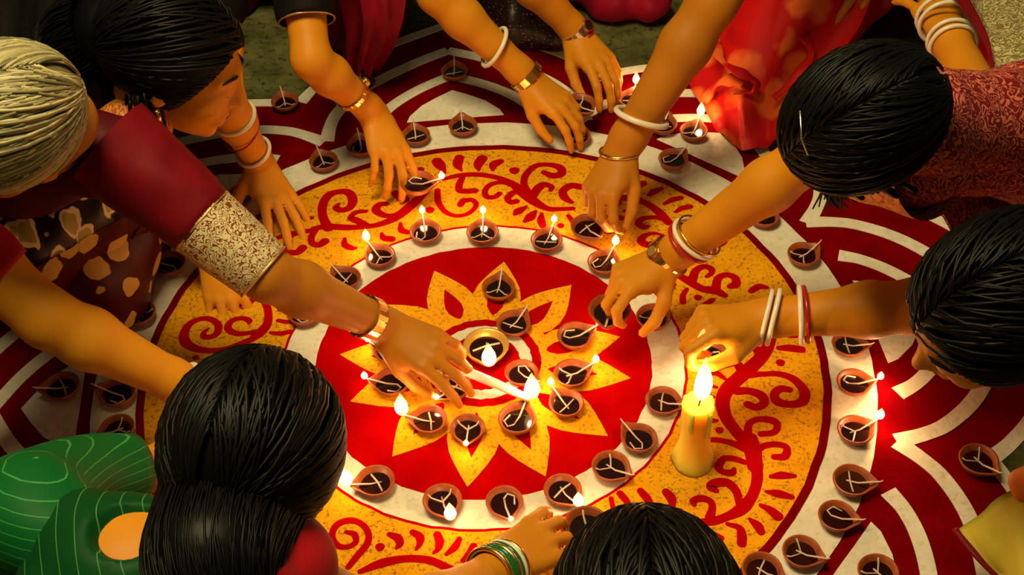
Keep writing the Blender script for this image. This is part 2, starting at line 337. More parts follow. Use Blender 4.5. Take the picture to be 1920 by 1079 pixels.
# scrolls of the yellow band, drawn stroke by stroke
CR = {1: (480, 280, 4.795), 2: (780, 280, 4.795), 3: (1080, 320, 5.994), 4: (1200, 440, 4.795), 5: (1260, 600, 3.597), 6: (1100, 820, 4.165), 7: (260, 540, 5.647), 8: (540, 900, 4.571)}
SCROLLS = {
1: ["650 720 90|605 620 75|600 520 75|650 430 75|740 395 60|830 400 75|870 460 80|850 530 70|780 560 60|720 540 60|745 505 30",
    "520 725 50|640 705 70|800 715 70|950 710 60|1100 690 60|1250 630 80|1380 530 90|1500 420 70|1560 370 40",
    "1340 560 60|1240 605 50|1150 605 60|1080 560 75|1110 510 60|1170 505 50", "1000 700 60|900 650 70|850 630 50|900 580 50|990 570 40",
    "540 740 50|500 800 60|510 860 60|570 870 70|620 840 80", "520 740 50|400 760 60|320 790 50|275 870 50|290 930 60|370 940 70|420 900 80",
    "340 765 50|220 800 45|110 855 45", "40 720 60|90 790 50", "500 630 45", "1260 410 80|1330 460 100", "1480 195 65", "1565 560 75",
    "800 815 30|800 870 60|860 900 60|900 900 30", "1130 770 30|1150 810 60|1220 820 70", "1300 680 30|1310 740 60|1370 760 50"],
2: ["190 120 90|220 160 90|265 225 20", "390 90 80|375 150 80|410 205 20", "595 95 90|560 150 80|565 205 20", "760 120 60|700 150 80|690 200 30", "885 205 85",
    "250 280 40|400 245 50|560 240 55|720 265 55|860 320 70|960 400 100|1060 480 90|1180 545 60|1300 550 50|1410 545 45",
    "1000 420 100|970 320 60|990 240 60|1070 165 55|1180 150 50|1290 175 70|1310 230 70|1230 250 70|1150 220 50", "1050 440 70|1090 370 80|1150 330 70|1220 350 50|1210 380 40",
    "1480 350 70|1390 340 70|1320 390 70|1340 450 70|1400 490 40", "420 260 50|390 330 60|390 380 60|450 390 60|530 385 60",
    "900 345 60|780 310 45|670 330 50|620 390 50|640 440 55|710 440 50|750 410 50", "960 400 60|880 400 60|825 450 60|850 490 50|900 480 60",
    "195 380 50|200 480 55|260 570 50|360 610 45|470 590 45|540 520 45|510 470 50|430 475 60|400 510 60",
    "990 530 30|920 570 80|890 595 40", "1075 570 30|1030 620 85|980 660 40", "1130 590 30|1125 650 70|1140 700 60", "1300 700 60", "1370 610 40|1410 660 50"],
3: ["250 430 60|330 330 70|480 320 90|640 330 90|800 390 80|940 490 100|1040 600 90", "470 370 90|420 450 80|450 530 70|550 560 60|620 530 70|600 470 50|540 470 40",
    "1000 560 80|860 540 60|740 560 70|700 610 80|760 650 80|810 640 50", "1010 760 40|880 720 45|770 750 70|730 810 90|800 850 90|850 830 60",
    "540 120 80|510 170 90|490 230 30", "750 160 90|690 190 80|660 230 40", "960 220 50|880 250 80|820 290 50", "1180 320 60|1080 345 70|990 390 40", "1280 420 70|1190 440 70|1120 480 40",
    "330 590 60|420 600 70|450 650 80|390 700 70|310 700 50", "1400 840 60|1520 860 80|1640 830 80|1670 760 60|1620 710 40", "1400 890 80|1390 970 90|1290 1010 70"],
4: ["290 310 60|340 370 70|450 440 80|560 500 80|680 520 90|760 560 60", "470 420 80|500 340 70|570 300 60|640 320 60|640 360 50|600 390 40", "680 500 80|700 410 70|770 375 60|850 400 70|860 460 80|810 480 60",
    "1000 520 60|1070 480 70|1140 490 40", "310 460 30|250 520 90|220 560 50", "420 505 40|385 560 50|385 620 60", "520 580 70", "650 600 50|540 680 60|490 760 70|500 850 60"],
5: ["665 50 70|660 150 75|610 250 90|520 340 100|440 410 100|370 480 100|340 560 95|360 660 90|430 760 85|490 830 90|540 900 110|560 1000 110",
    "590 250 60|560 200 60|480 190 80|420 220 90|440 250 60", "470 350 70|430 300 60|360 310 60|330 320 50",
    "520 380 60|620 375 45|720 375 50|820 410 60|890 490 70|880 560 70|800 580 60|710 560 70|690 510 60|730 475 60|790 480 50",
    "440 490 70|520 490 60|600 520 70|620 570 60|570 600 60|510 580 60", "510 770 60|520 710 50|580 680 50|680 690 60|710 730 50|680 770 50|600 780 50",
    "560 900 60|620 860 50|700 850 50|770 870 50|760 930 60|690 935 50", "500 880 70|400 840 50|300 820 45|220 820 45",
    "730 110 30|810 105 70|890 115 40", "720 200 40|790 200 60|870 210 60", "730 300 60", "240 370 40|300 370 45|360 410 25", "220 440 40|300 465 25", "200 495 30|280 530 25", "230 615 45",
    "220 720 50|260 690 40|300 690 30", "320 755 55", "400 130 50|470 110 40|540 110 40"],
6: ["1280 20 110|1305 120 120|1320 220 100|1330 340 90|1290 470 90|1210 570 110|1100 630 80|980 670 80|900 670 60", "1240 210 50|1150 180 60|1070 180 60|1030 240 70|1060 280 60|1130 290 70|1150 260 40",
    "1190 530 60|1170 440 70|1100 370 80|1010 370 90|970 400 80|1010 430 50", "960 640 80|980 560 60|960 510 60|890 490 70|830 510 60|840 540 40",
    "1440 320 40|1520 310 75|1620 315 40", "1400 435 30|1500 455 80|1600 480 50", "1360 545 40|1430 580 70|1490 630 90", "1270 650 30|1330 700 80|1360 750 70", "1100 690 40|1190 720 60|1210 780 80|1210 840 80",
    "1000 770 40|1050 800 50", "620 440 70|660 490 80|670 550 50", "420 430 60|470 490 70|510 560 40", "260 450 60|310 510 60|345 570 30", "190 490 40|210 590 40"],
7: ["1200 560 80|1000 640 75|880 670 70|740 680 75|600 655 90|500 590 110|485 500 100|540 400 80|650 345 65|760 345 70|840 400 80|840 480 80|780 530 70|690 530 70|700 480 50|750 440 20",
    "1200 560 80|1300 480 110|1370 380 90|1370 250 80|1330 150 80|1260 110 70|1150 190 70|1050 210 90|970 190 70", "1300 470 80|1180 490 60|1050 500 70|950 450 80|980 370 70|1090 335 60|1170 360 70|1170 390 40",
    "430 810 60|480 850 70|540 880 30", "610 755 70", "1480 360 50|1560 375 55|1640 380 40", "1400 490 40|1500 500 60|1600 480 60", "1490 250 40|1560 265 40"],
8: ["520 760 60|600 660 65|680 560 65|690 470 60|630 390 60|530 360 65|420 400 65|380 490 60|420 570 60|500 590 55|580 550 55|570 480 60|500 460 40", "790 590 85",
    "870 480 50|940 510 80|960 560 70|930 600 30", "1070 460 60|1130 500 80|1130 560 60|1100 610 30", "1280 480 70|1300 540 80|1290 600 60|1250 640 30", "1470 520 50|1430 590 70|1360 650 40",
    "1590 580 70|1570 640 90|1500 705 50", "1740 670 30|1650 700 50", "620 800 50|800 730 90|1000 690 75|1200 700 80|1350 760 80|1460 818 100", "180 550 50|260 560 70|340 640 80|350 740 70", "250 660 70"]}
for k, rows in SCROLLS.items():
    x0, y0, s = CR[k]
    for row in rows:
        pts = []
        for q in row.split('|'):
            x, y, w = map(float, q.split()); px, py = x0 + x / s, y0 + y / s
            a = at(px, py); b = at(px + w / s / 2, py); c = at(px, py + w / s / 2)
            pts.append((a[0], a[1], .5 * (np.linalg.norm(a - b) + .8 * np.linalg.norm(a - c))))
        n = len(pts)
        if k in (6, 8):
            for turn in ((-108,) if k == 6 else (24, 50)):
                ct, st_ = math.cos(math.radians(turn)), math.sin(math.radians(turn))
                qq = [(x * ct - y * st_, x * st_ + y * ct, w) for x, y, w in pts]
                if k == 8 and max(q_[1] + q_[2] for q_ in qq) > -.435: continue      # this run is seen and drawn on its own
                stroke('scroll' if n > 4 else ('scroll_leaf' if n > 1 else 'scroll_dot'), qq, .0020, .0030, M['scroll_red'], band, 6)
        stroke('scroll' if n > 4 else ('scroll_leaf' if n > 1 else 'scroll_dot'), pts, .0020, .0030, M['scroll_red'], band, 6)

# ------------------------------------------------------------------ diyas
def flame_mesh(h, w):
    v, f = [(0, 0, 0)], []
    prof = [(.08, .45), (.2, .85), (.35, 1.0), (.52, .86), (.7, .55), (.86, .25)]
    n = 10
    for t, r in prof:
        for i in range(n):
            a = 2 * math.pi * i / n; v.append((r * w * math.cos(a) + .12 * w * math.sin(3 * t), r * w * math.sin(a), t * h))
    v.append((.1 * w, 0, h))
    for i in range(n): f.append((0, 1 + (i + 1) % n, 1 + i))
    for k in range(len(prof) - 1):
        for i in range(n):
            a, b = 1 + k * n + i, 1 + k * n + (i + 1) % n; f.append((a, b, b + n, a + n))
    L = len(v) - 1; o = 1 + (len(prof) - 1) * n
    for i in range(n): f.append((o + i, o + (i + 1) % n, L))
    return v, f
def tube(pts, rad, n=8, flat=1.0, closed=False, up=(0, 0, 1)):
    """swept tube through pts with a radius each; flat squeezes it along the frame's second axis"""
    p = np.array(pts, float); m = len(p); rad = np.broadcast_to(np.asarray(rad, float), (m,))
    t = (np.roll(p, -1, 0) - np.roll(p, 1, 0)) if closed else np.gradient(p, axis=0)
    t /= np.linalg.norm(t, axis=1)[:, None] + 1e-12
    u = np.asarray(up, float); u = u - t[0] * u.dot(t[0])
    if np.linalg.norm(u) < 1e-3: u = np.array([1., 0, 0]) - t[0] * t[0][0]
    v, f = [], []
    for i in range(m):
        u = nrm(u - t[i] * u.dot(t[i])); b = np.cross(t[i], u)
        for k in range(n):
            a = 2 * math.pi * k / n; v.append(p[i] + rad[i] * (math.cos(a) * b + flat * math.sin(a) * u))
    for i in range(m if closed else m - 1):
        j = (i + 1) % m
        for k in range(n): f.append((i * n + k, i * n + (k + 1) % n, j * n + (k + 1) % n, j * n + k))
    if not closed: f += [tuple(range(n))[::-1], tuple((m - 1) * n + k for k in range(n))]
    return v, f
def join(parts):
    v, f = [], []
    for a, b in parts:
        o = len(v); v += [tuple(q) for q in a]; f += [tuple(i + o for i in q) for q in b]
    return v, f
def diya_bowl(R=.031, H=.021):
    n = 28; prof = [(.42, 0), (.62, .12), (.86, .45), (1.0, .92), (.985, 1.0), (.90, .98), (.80, .62), (.55, .38), (.0, .34)]
    v, f = [], []
    for k, (r, z) in enumerate(prof[:-1]):
        for i in range(n):
            a = 2 * math.pi * i / n; s = math.exp(-(min(a, 2 * math.pi - a) / .36) ** 2)
            e = 1 + .34 * s * min(1, z * 1.2) * (1 if r > .7 else .55); zz = z + .10 * s * (z > .8)
            v.append((R * r * math.cos(a) * e, R * r * math.sin(a), H * zz))
    m = len(prof) - 2
    for k in range(m):
        for i in range(n): f.append((k * n + i, k * n + (i + 1) % n, (k + 1) * n + (i + 1) % n, (k + 1) * n + i))
    f.append(tuple(range(n))[::-1]); f.append(tuple(m * n + i for i in range(n)))
    return v, f
def oil_disc(R=.031, H=.021):
    n = 28; v = []
    for i in range(n):
        a = 2 * math.pi * i / n; s = math.exp(-(min(a, 2 * math.pi - a) / .36) ** 2)
        v.append((R * .75 * math.cos(a) * (1 + .20 * s), R * .75 * math.sin(a), H * .56))
    return v + [(0, 0, H * .56)], [(i, (i + 1) % n, n) for i in range(n)]
def wick_parts(kind, R=.031, H=.021):
    z = H * .64
    main = tube([(-.30 * R, .05 * R, z), (.3 * R, 0, z * 1.02), (.9 * R, 0, H * 1.02), (1.28 * R, 0, H * 1.22), (1.45 * R, .02 * R, H * 1.42)], [.0014, .0017, .0017, .0015, .001], 6)
    if kind == 0: parts = [main, tube([(.0, .0, z), (-.35 * R, .5 * R, z), (-.5 * R, .62 * R, H * .9)], .0015, 5), tube([(.0, .0, z), (-.4 * R, -.45 * R, z), (-.55 * R, -.6 * R, H * .9)], .0015, 5)]
    elif kind == 1: parts = [main, tube([(.1 * R, -.6 * R, z), (-.1 * R, 0, z * 1.05), (-.2 * R, .62 * R, z)], .0016, 5)]
    else: parts = [main, tube([(-.3 * R, .05 * R, z), (-.55 * R, .3 * R, z), (-.3 * R, .62 * R, z * 1.03), (.2 * R, .5 * R, z)], .0016, 5)]
    return join(parts)
def me_of(name, vf, mat, smooth=True):
    o = mesh_obj(name, vf[0], vf[1], mat, smooth=smooth); me = o.data; bpy.data.objects.remove(o); return me
ME_BOWL = me_of('bowl', diya_bowl(), M['clay']); ME_OIL = me_of('oil', oil_disc(), M['oil'], False)
ME_WICK = [me_of('wick', wick_parts(k), M['wick']) for k in range(3)]
ME_BRASS = me_of('brass_bowl', diya_bowl(), M['brass'])
ME_FLAME = me_of('flame', flame_mesh(1, 1), M['flame'])
def child(name, me, parent, loc=(0, 0, 0), scale=(1, 1, 1)):
    o = bpy.data.objects.new(name, me); COL.objects.link(o); o.parent = parent; o.location = loc; o.scale = scale
    return o
def add_flame(parent, loc, h, w, power, rot=None):
    fl = child('flame', ME_FLAME, parent, loc, (w, w, h))
    d = bpy.data.lights.new('flame_light', 'POINT'); d.energy = power; d.color = (1, .56, .24); d.shadow_soft_size = .006
    o = bpy.data.objects.new('flame_light', d); COL.objects.link(o); o.parent = parent; o.location = (loc[0], loc[1], loc[2] + h * .45)
    return fl
FLAME_W = .122
nd = 0
def diya(px, py, tx, ty, lit, where, z=.0, size=1.0, fh=.022, tilt=0, power=None, brass=False, group='clay diyas on the rangoli'):
    """a diya whose bowl the photo shows at px, py and whose spout points to tx, ty"""
    global nd
    p = at(px, py, z + .012); q = at(tx, ty, z + .012); a = math.atan2(q[1] - p[1], q[0] - p[0])
    kind = 'brass' if brass else 'clay'
    e = empty('diya', (p[0], p[1], max(z, .0024)), where, 'oil lamp', group)
    e.rotation_euler = (0, tilt, a); e.scale = (size,) * 3
    child('bowl', ME_BRASS if brass else ME_BOWL, e); child('oil', ME_OIL, e); child('wick', ME_WICK[nd % 3], e)
    if lit: add_flame(e, (.044, 0, .026), fh, .16 * fh + .0028, power if power else FLAME_W * (fh / .022) ** .4)
    nd += 1
    return e
DIYAS = [
 # outer white ring
 (868, 240, 862, 200, 0, 'unlit clay diya on the outer white ring below the white leaf, top centre'),
 (780, 258, 772, 215, 0, 'unlit clay diya on the outer white ring, just right of the hand reaching in'),
 (678, 278, 668, 240, 0, 'unlit clay diya on the outer white ring, half hidden by the reaching hand'),
 (607, 306, 590, 275, 0, 'unlit clay diya on the outer white ring, leftmost of the row at the top'),
 (1080, 260, 1098, 225, 0, 'unlit clay diya on the outer white ring beside the hand with gold bracelet'),
 (1262, 303, 1295, 280, 0, 'unlit clay diya on the outer white ring next to the ivory bangled wrist'),
 (1300, 250, 1325, 205, 1, 'burning clay diya by the hem of the red satin sari'),
 (1242, 238, 1255, 215, 0, 'unlit clay diya half hidden behind the long bare forearm, top right'),
 (1432, 410, 1465, 385, 0, 'unlit clay diya on the outer white ring under the thick right forearm'),
 (1506, 482, 1545, 460, 0, 'unlit clay diya on the outer white ring above the arm with white bangles'),
 (1590, 650, 1628, 655, 0, 'unlit clay diya on the outer white ring just below the right arm'),
 (1600, 722, 1638, 722, 1, 'burning clay diya on the outer white ring, upper of the two lit at right'),
 (1603, 812, 1642, 798, 1, 'burning clay diya on the outer white ring, lower of the two lit at right'),
 (1597, 907, 1642, 915, 0, 'unlit clay diya on the outer white ring, first below the two burning at right'),
 (1568, 973, 1612, 985, 0, 'unlit clay diya on the outer white ring, second below the two burning at right'),
 (1502, 1040, 1546, 1058, 0, 'unlit clay diya on the outer white ring, third below the two burning at right'),
 (1428, 1074, 1465, 1095, 0, 'unlit clay diya on the outer white ring cut by the bottom edge'),
 (318, 500, 280, 495, 0, 'unlit clay diya on the outer white ring below the gold cuff'),
 (262, 592, 228, 578, 0, 'unlit clay diya on the outer white ring left of the large scroll'),
 (245, 657, 205, 655, 0, 'unlit clay diya on the outer white ring half under the left bare arm'),
 (222, 742, 185, 735, 0, 'unlit clay diya on the outer white ring just below the left bare arm'),
 (222, 808, 180, 828, 0, 'unlit clay diya on the outer white ring above the green sleeve'),
 (118, 730, 68, 740, 0, 'unlit clay diya on a white leaf at the far left'),
 (452, 372, 470, 352, 0, 'unlit clay diya left of the hand resting on the ground'),
 (535, 195, 527, 172, 0, 'unlit clay diya on an outer petal in front of the woman in profile'),
 (852, 138, 852, 115, 0, 'unlit clay diya at the tip of the top white petal arch'),
 (680, 162, 672, 135, 0, 'unlit clay diya behind the forearm at upper left, only its wick end shows'),
 (1833, 868, 1860, 890, 0, 'unlit dark clay diya on red powder beside the yellow sari'),
 (1184, 190, 1198, 150, 1, 'burning clay diya left of the long forearm near two fingertips'),
 # inner white ring
 (798, 440, 792, 405, 1, 'burning clay diya on the inner white ring, left of three across the top'),
 (905, 441, 907, 402, 1, 'burning clay diya on the inner white ring, middle of three across the top'),
 (1025, 455, 1043, 420, 1, 'burning clay diya on the inner white ring, right of three across the top'),
 (1132, 497, 1158, 465, 1, 'burning clay diya on the inner white ring touching the gold watch hand'),
 (713, 484, 678, 452, 1, 'burning clay diya on the inner white ring at upper left by the bare arm'),
 (648, 526, 620, 505, 0, 'unlit clay diya on the inner white ring peeping out above the long arm'),
 (570, 592, 540, 580, 0, 'unlit clay diya on the inner white ring peeping out below the long arm'),
 (1225, 600, 1255, 575, 0, 'unlit clay diya on the inner white ring right of the hand holding a diya'),
 (1243, 757, 1292, 772, 0, 'unlit clay diya on the inner white ring beside the yellow candle'),
 (1198, 827, 1165, 800, 0, 'unlit clay diya on the inner white ring, lower left of the yellow candle'),
 (1145, 880, 1180, 900, 0, 'unlit clay diya on the inner white ring, between the candle and the bottom head'),
 (1055, 924, 1076, 950, 1, 'burning clay diya on the inner white ring, rightmost of four along the bottom'),
 (946, 946, 957, 982, 1, 'burning clay diya on the inner white ring with a tiny flame at the bottom'),
 (830, 944, 842, 975, 1, 'burning clay diya on the inner white ring with a tall flame, bottom centre'),
 (705, 908, 660, 920, 1, 'burning clay diya on the inner white ring beside the dark ponytailed head'),
 (1330, 668, 1310, 690, 1, 'burning clay diya behind the yellow candle under the fingers'),
 # on the flower
 (935, 545, 942, 515, 0, 'unlit clay diya on the top yellow petal of the flower'),
 (963, 612, 995, 580, 0, 'unlit clay diya at the upper right of the flower centre'),
 (1078, 635, 1120, 622, 1, 'burning clay diya on the upper right yellow petal'),
 (1072, 706, 1115, 692, 1, 'burning clay diya on the right yellow petal pointing at the candle'),
 (1062, 762, 1035, 735, 1, 'burning clay diya on the lower right yellow petal'),
 (970, 792, 985, 765, 0, 'unlit clay diya on a lower yellow petal, right of the bottom one'),
 (877, 808, 875, 840, 1, 'burning clay diya on the bottom yellow petal of the flower'),
 (805, 792, 762, 790, 1, 'burning clay diya on the lower left yellow petal with a tall flame'),
 (735, 722, 690, 722, 1, 'burning clay diya on a left yellow petal, lower of the pair'),
 (732, 662, 695, 652, 1, 'burning clay diya on a left yellow petal, upper of the pair'),
 (850, 730, 832, 748, 1, 'burning clay diya just under the fingertips near the flower centre'),
 (978, 704, 1000, 720, 0, 'unlit clay diya right of the flower centre beside the white taper'),
 (1645, 1078, 1660, 1090, 0, 'unlit clay diya on the white leaf at the bottom right edge'),
]
TALL = {(805, 792): .058, (830, 944): .044, (1055, 924): .038, (705, 908): .046, (1300, 250): .040, (1603, 812): .028, (946, 946): .012, (877, 808): .016, (735, 722): .020, (732, 662): .016, (850, 730): .016, (1132, 497): .028, (713, 484): .034, (1184, 190): .034}
for (px, py, tx, ty, lit, lab) in DIYAS: diya(px, py, tx, ty, lit, lab, fh=TALL.get((px, py), .022), size=random.uniform(.87, .96), power={(1600, 722): .34, (1603, 812): .42, (1184, 190): .26}.get((px, py)))
diya(912, 658, 918, 700, 1, 'burning brass lamp on the white circle at the flower centre', size=1.2, fh=.046, power=.26, brass=True, group='brass lamp')
diya(783, 347, 825, 347, 1, 'burning clay diya held in fingertips by the arm in a black sleeve', z=.035, group='diyas held in hands', fh=.020)
diya(1087, 200, 1105, 215, 0, 'clay diya held over the outer ring by the hand with gold bracelet', z=.045, group='diyas held in hands')
diya(1102, 430, 1120, 450, 0, 'dark clay diya being set on the scroll band by an orange lit hand', z=.012, group='diyas held in hands')
diya(1143, 588, 1135, 625, 0, 'clay diya gripped between thumb and fingers over the red disc', z=.075, group='diyas held in hands', size=1.1)
diya(1100, 992, 1080, 1015, 0, 'dark clay diya held beside the head at the bottom edge', z=.05, group='diyas held in hands', size=1.05)

# ------------------------------------------------------------------ candles
def lathe(prof, n=24):
    v, f = [], []
    for r, z in prof:
        for i in range(n): a = 2 * math.pi * i / n; v.append((r * math.cos(a), r * math.sin(a), z))
    for k in range(len(prof) - 1):
        for i in range(n): f.append((k * n + i, k * n + (i + 1) % n, (k + 1) * n + (i + 1) % n, (k + 1) * n + i))
    f += [tuple(range(n))[::-1], tuple((len(prof) - 1) * n + i for i in range(n))]
    return v, f
cb = at(1298, 866, 0)
ce = empty('candle', (cb[0], cb[1], .0024), 'thick yellow wax candle burning with a tall flame on the scroll band', 'candle')
CHT = .135
v, f = lathe([(.032, 0), (.031, .008), (.0265, .022), (.0225, .04), (.0215, .08), (.0220, CHT - .012), (.0235, CHT - .004), (.0225, CHT), (.018, CHT - .001), (.012, CHT - .006), (.001, CHT - .007)])
wob = [(x * (1 + .06 * math.sin(5 * math.atan2(y, x) + z * 40)), y * (1 + .06 * math.sin(3 * math.atan2(y, x) - z * 30)), z) for x, y, z in v]
mesh_obj('wax_body', wob, f, M['wax_yellow'], ce)
v, f = tube([(0, 0, CHT - .008), (.001, 0, CHT), (.003, .001, CHT + .010)], .0013, 6); mesh_obj('wick', v, f, M['eye'], ce)
for a, h0 in ((.6, .05), (2.4, .07), (4.2, .045), (5.4, .06)):
    v, f = tube([(.0225 * math.cos(a), .0225 * math.sin(a), CHT - .004), (.0235 * math.cos(a), .0235 * math.sin(a), CHT - .02), (.0232 * math.cos(a), .0232 * math.sin(a), CHT - h0)], [.004, .0035, .0045], 8); mesh_obj('wax_drip', v, f, M['wax_yellow'], ce)
add_flame(ce, (.002, 0, CHT + .004), .095, .0135, .65)

def taper(label, a, b, r, fh, power):
    """a thin wax stick from a (held end) to b (burning end)"""
    a = np.array(a); b = np.array(b); e = empty('taper_candle', a, label, 'candle', 'thin white tapers')
    d = b - a
    v, f = tube([d * 0, d * .5 + V(0, 0, .001), d], [r, r, r * .8], 10); mesh_obj('wax_stick', v, f, M['wax_white'], e)
    v, f = tube([d, d + nrm(d) * .006 + V(0, 0, .004)], .001, 5); mesh_obj('wick', v, f, M['eye'], e)
    add_flame(e, tuple(d + nrm(d) * .004 + V(0, 0, .002)), fh, .16 * fh + .003, power)
taper('thin white taper held by the long arm over the flower centre', at(868, 694, .055), at(992, 748, .030), .0075, .062, .32)
taper('thin white taper held above the yellow candle by the bangled hand', at(1370, 612, .215), at(1318, 655, .195), .0055, .045, .35)

# ------------------------------------------------------------------ bodies: round cones and ellipsoids blended into one surface
class Body:
    def __init__(s): s.c = []; s.e = []; s.clips = []; s.subs = []
    def cap(s, a, b, ra, rb, k=.012): s.c.append((np.asarray(a, float), np.asarray(b, float), ra, rb, k)); return s
    def chain(s, pts, rad, k=.012):
        for i in range(len(pts) - 1): s.cap(pts[i], pts[i + 1], rad[i], rad[i + 1], k)
        return s
    def ell(s, c, rad, R=None, k=.012): s.e.append((np.asarray(c, float), np.asarray(rad, float), np.eye(3) if R is None else R, k)); return s
    def arrays(s):
        s.A = np.array([q[0] for q in s.c], np.float32).reshape(-1, 3); s.B = np.array([q[1] for q in s.c], np.float32).reshape(-1, 3)
        s.ra = np.array([q[2] for q in s.c], np.float32); s.rb = np.array([q[3] for q in s.c], np.float32)
        s.k = np.array([q[4] for q in s.c] + [q[3] for q in s.e], np.float32)
        s.EC = np.array([q[0] for q in s.e], np.float32).reshape(-1, 3); s.ER = np.array([q[1] for q in s.e], np.float32).reshape(-1, 3)
        s.EM = np.array([q[2] for q in s.e], np.float32).reshape(-1, 3, 3)
    def prim(s, P, idx=None):
        """distances of points P (N,3) to every (selected) primitive -> (K,N)"""
        nc = len(s.A); out = []
        ci = np.arange(nc) if idx is None else idx[idx < nc]; ei = np.arange(len(s.EC)) if idx is None else idx[idx >= nc] - nc
        o = P[len(P) // 2]; P = P - o
        if len(ci):
            A = s.A[ci] - o; d = s.B[ci] - s.A[ci]; L = (d * d).sum(1) + 1e-12
            w = d @ P.T - (A * d).sum(1)[:, None]; t = np.clip(w / L[:, None], 0, 1)      # K,N
            q = A @ P.T; q *= -2; q += (P * P).sum(1)[None]; q += (A * A).sum(1)[:, None]; q += t * (t * L[:, None] - 2 * w)
            out.append(np.sqrt(np.maximum(q, 0)) - (s.ra[ci][:, None] + (s.rb - s.ra)[ci][:, None] * t))
        for k in ei:
            q = ((P - (s.EC[k] - o)) @ s.EM[k]) / s.ER[k]; k0 = np.sqrt((q * q).sum(1)); q /= s.ER[k]
            out.append((k0 * (k0 - 1) / (np.sqrt((q * q).sum(1)) + 1e-9))[None])
        return np.concatenate(out, 0), np.concatenate([ci, ei + nc])
    def blend(s, D, ids):
        d = D[0].copy()
        for i in range(1, len(D)):
            k = s.k[ids[i]]; h = np.maximum(k - np.abs(d - D[i]), 0) / k
            d = np.minimum(d, D[i]) - h * h * k * .25
        return d
    def finish(s, d, P):
        for p0, n in s.clips: d = np.maximum(d, (P - np.asarray(p0, np.float32)) @ np.asarray(n, np.float32))
        for c, r in s.subs: d = np.maximum(d, r - np.linalg.norm(P - np.asarray(c, np.float32), axis=1))
        return d
    def mesh(s, h=.004, nb=10):
        s.arrays(); pts, rad = [], []
        lo = np.full(3, 1e9); hi = -lo
        for a, b, ra, rb, _ in s.c:
            lo = np.minimum(lo, np.minimum(a - ra, b - rb)); hi = np.maximum(hi, np.maximum(a + ra, b + rb))
        for c, r, R, _ in s.e: lo = np.minimum(lo, c - r.max()); hi = np.maximum(hi, c + r.max())
        lo -= 3 * h; hi += 3 * h
        for p0, n in s.clips:                                   # axis-aligned clips shrink the box
            n = np.asarray(n, float)
            for ax in range(3):
                if n[ax] < -.999: lo[ax] = max(lo[ax], p0[ax] - 3 * h)
        nblk = np.maximum(1, np.ceil((hi - lo) / (h * nb)).astype(int)); N = nblk * nb + 1
        F = np.empty(N, np.float32)
        bc = np.stack(np.meshgrid(*[np.arange(q) for q in nblk], indexing='ij'), -1).reshape(-1, 3)
        cen = (lo + (bc + .5) * nb * h).astype(np.float32)
        half = nb * h * .5 * 1.7321
        D, ids = s.prim(cen); dmin = D.min(0)
        dc = s.finish(dmin - .01, cen)
        fill = np.where(dc > 0, 1., -1.).astype(np.float32).reshape(nblk)
        F[:-1, :-1, :-1] = np.repeat(np.repeat(np.repeat(fill, nb, 0), nb, 1), nb, 2)
        F[-1] = 1; F[:, -1] = 1; F[:, :, -1] = 1
        keep = np.where(np.abs(dc) < half * 1.25 + .03)[0]
        o = np.stack(np.meshgrid(*[np.arange(nb + 1)] * 3, indexing='ij'), -1).reshape(-1, 3)
        for b in keep:
            P = (lo + (bc[b] * nb + o) * h).astype(np.float32)
            idx = np.where(D[:, b] < dmin[b] + 2 * half + .035)[0]
            Dd, ii = s.prim(P, idx); d = s.finish(s.blend(Dd, ii), P)
            x, y, z = bc[b] * nb
            F[x:x + nb + 1, y:y + nb + 1, z:z + nb + 1] = d.reshape(nb + 1, nb + 1, nb + 1)
        # surface nets
        S = F < 0; n0, n1, n2 = N
        cnt = np.zeros((n0 - 1, n1 - 1, n2 - 1), np.int8)
        for i in (0, 1):
            for j in (0, 1):
                for k in (0, 1): cnt += S[i:n0 - 1 + i, j:n1 - 1 + j, k:n2 - 1 + k]
        act = np.argwhere((cnt > 0) & (cnt < 8)); 
        if len(act) == 0: return np.zeros((0, 3)), np.zeros((0, 4), int)
        acc = np.zeros((len(act), 3)); num = np.zeros(len(act))
        cs = [np.array(q) for q in np.ndindex(2, 2, 2)]
        val = {tuple(c): F[tuple((act + c).T)] for c in cs}
        for c in cs:
            for ax in range(3):
                if c[ax] == 0:
                    e = c.copy(); e[ax] = 1; a, b = val[tuple(c)], val[tuple(e)]; m = (a < 0) != (b < 0)
                    t = np.where(m, a / np.where(m, a - b, 1), 0); t = np.clip(t, .02, .98)
                    p = np.repeat(c[None].astype(float), len(act), 0); p[:, ax] += t
                    acc[m] += p[m]; num += m
        verts = lo + (act + acc / num[:, None]) * h
        dims = np.array([n0 - 1, n1 - 1, n2 - 1]); lin = np.ravel_multi_index(act.T, dims)
        quads = []
        for ax in range(3):
            sl0 = [slice(None)] * 3; sl1 = [slice(None)] * 3; sl0[ax] = slice(0, -1); sl1[ax] = slice(1, None)
            a, b = S[tuple(sl0)], S[tuple(sl1)]; ed = np.argwhere(a != b)
            u, w = (ax + 1) % 3, (ax + 2) % 3
            ok = (ed[:, u] > 0) & (ed[:, w] > 0) & (ed[:, u] < dims[u]) & (ed[:, w] < dims[w]) & (ed[:, ax] < dims[ax]); ed = ed[ok]
            inside = a[tuple(ed.T)]
            q = []
            for du, dw in ((-1, -1), (0, -1), (0, 0), (-1, 0)):
                e = ed.copy(); e[:, u] += du; e[:, w] += dw; q.append(np.searchsorted(lin, np.ravel_multi_index(e.T, dims)))
            q = np.stack(q, 1); q[~inside] = q[~inside][:, ::-1]; quads.append(q)
        return verts, np.concatenate(quads)
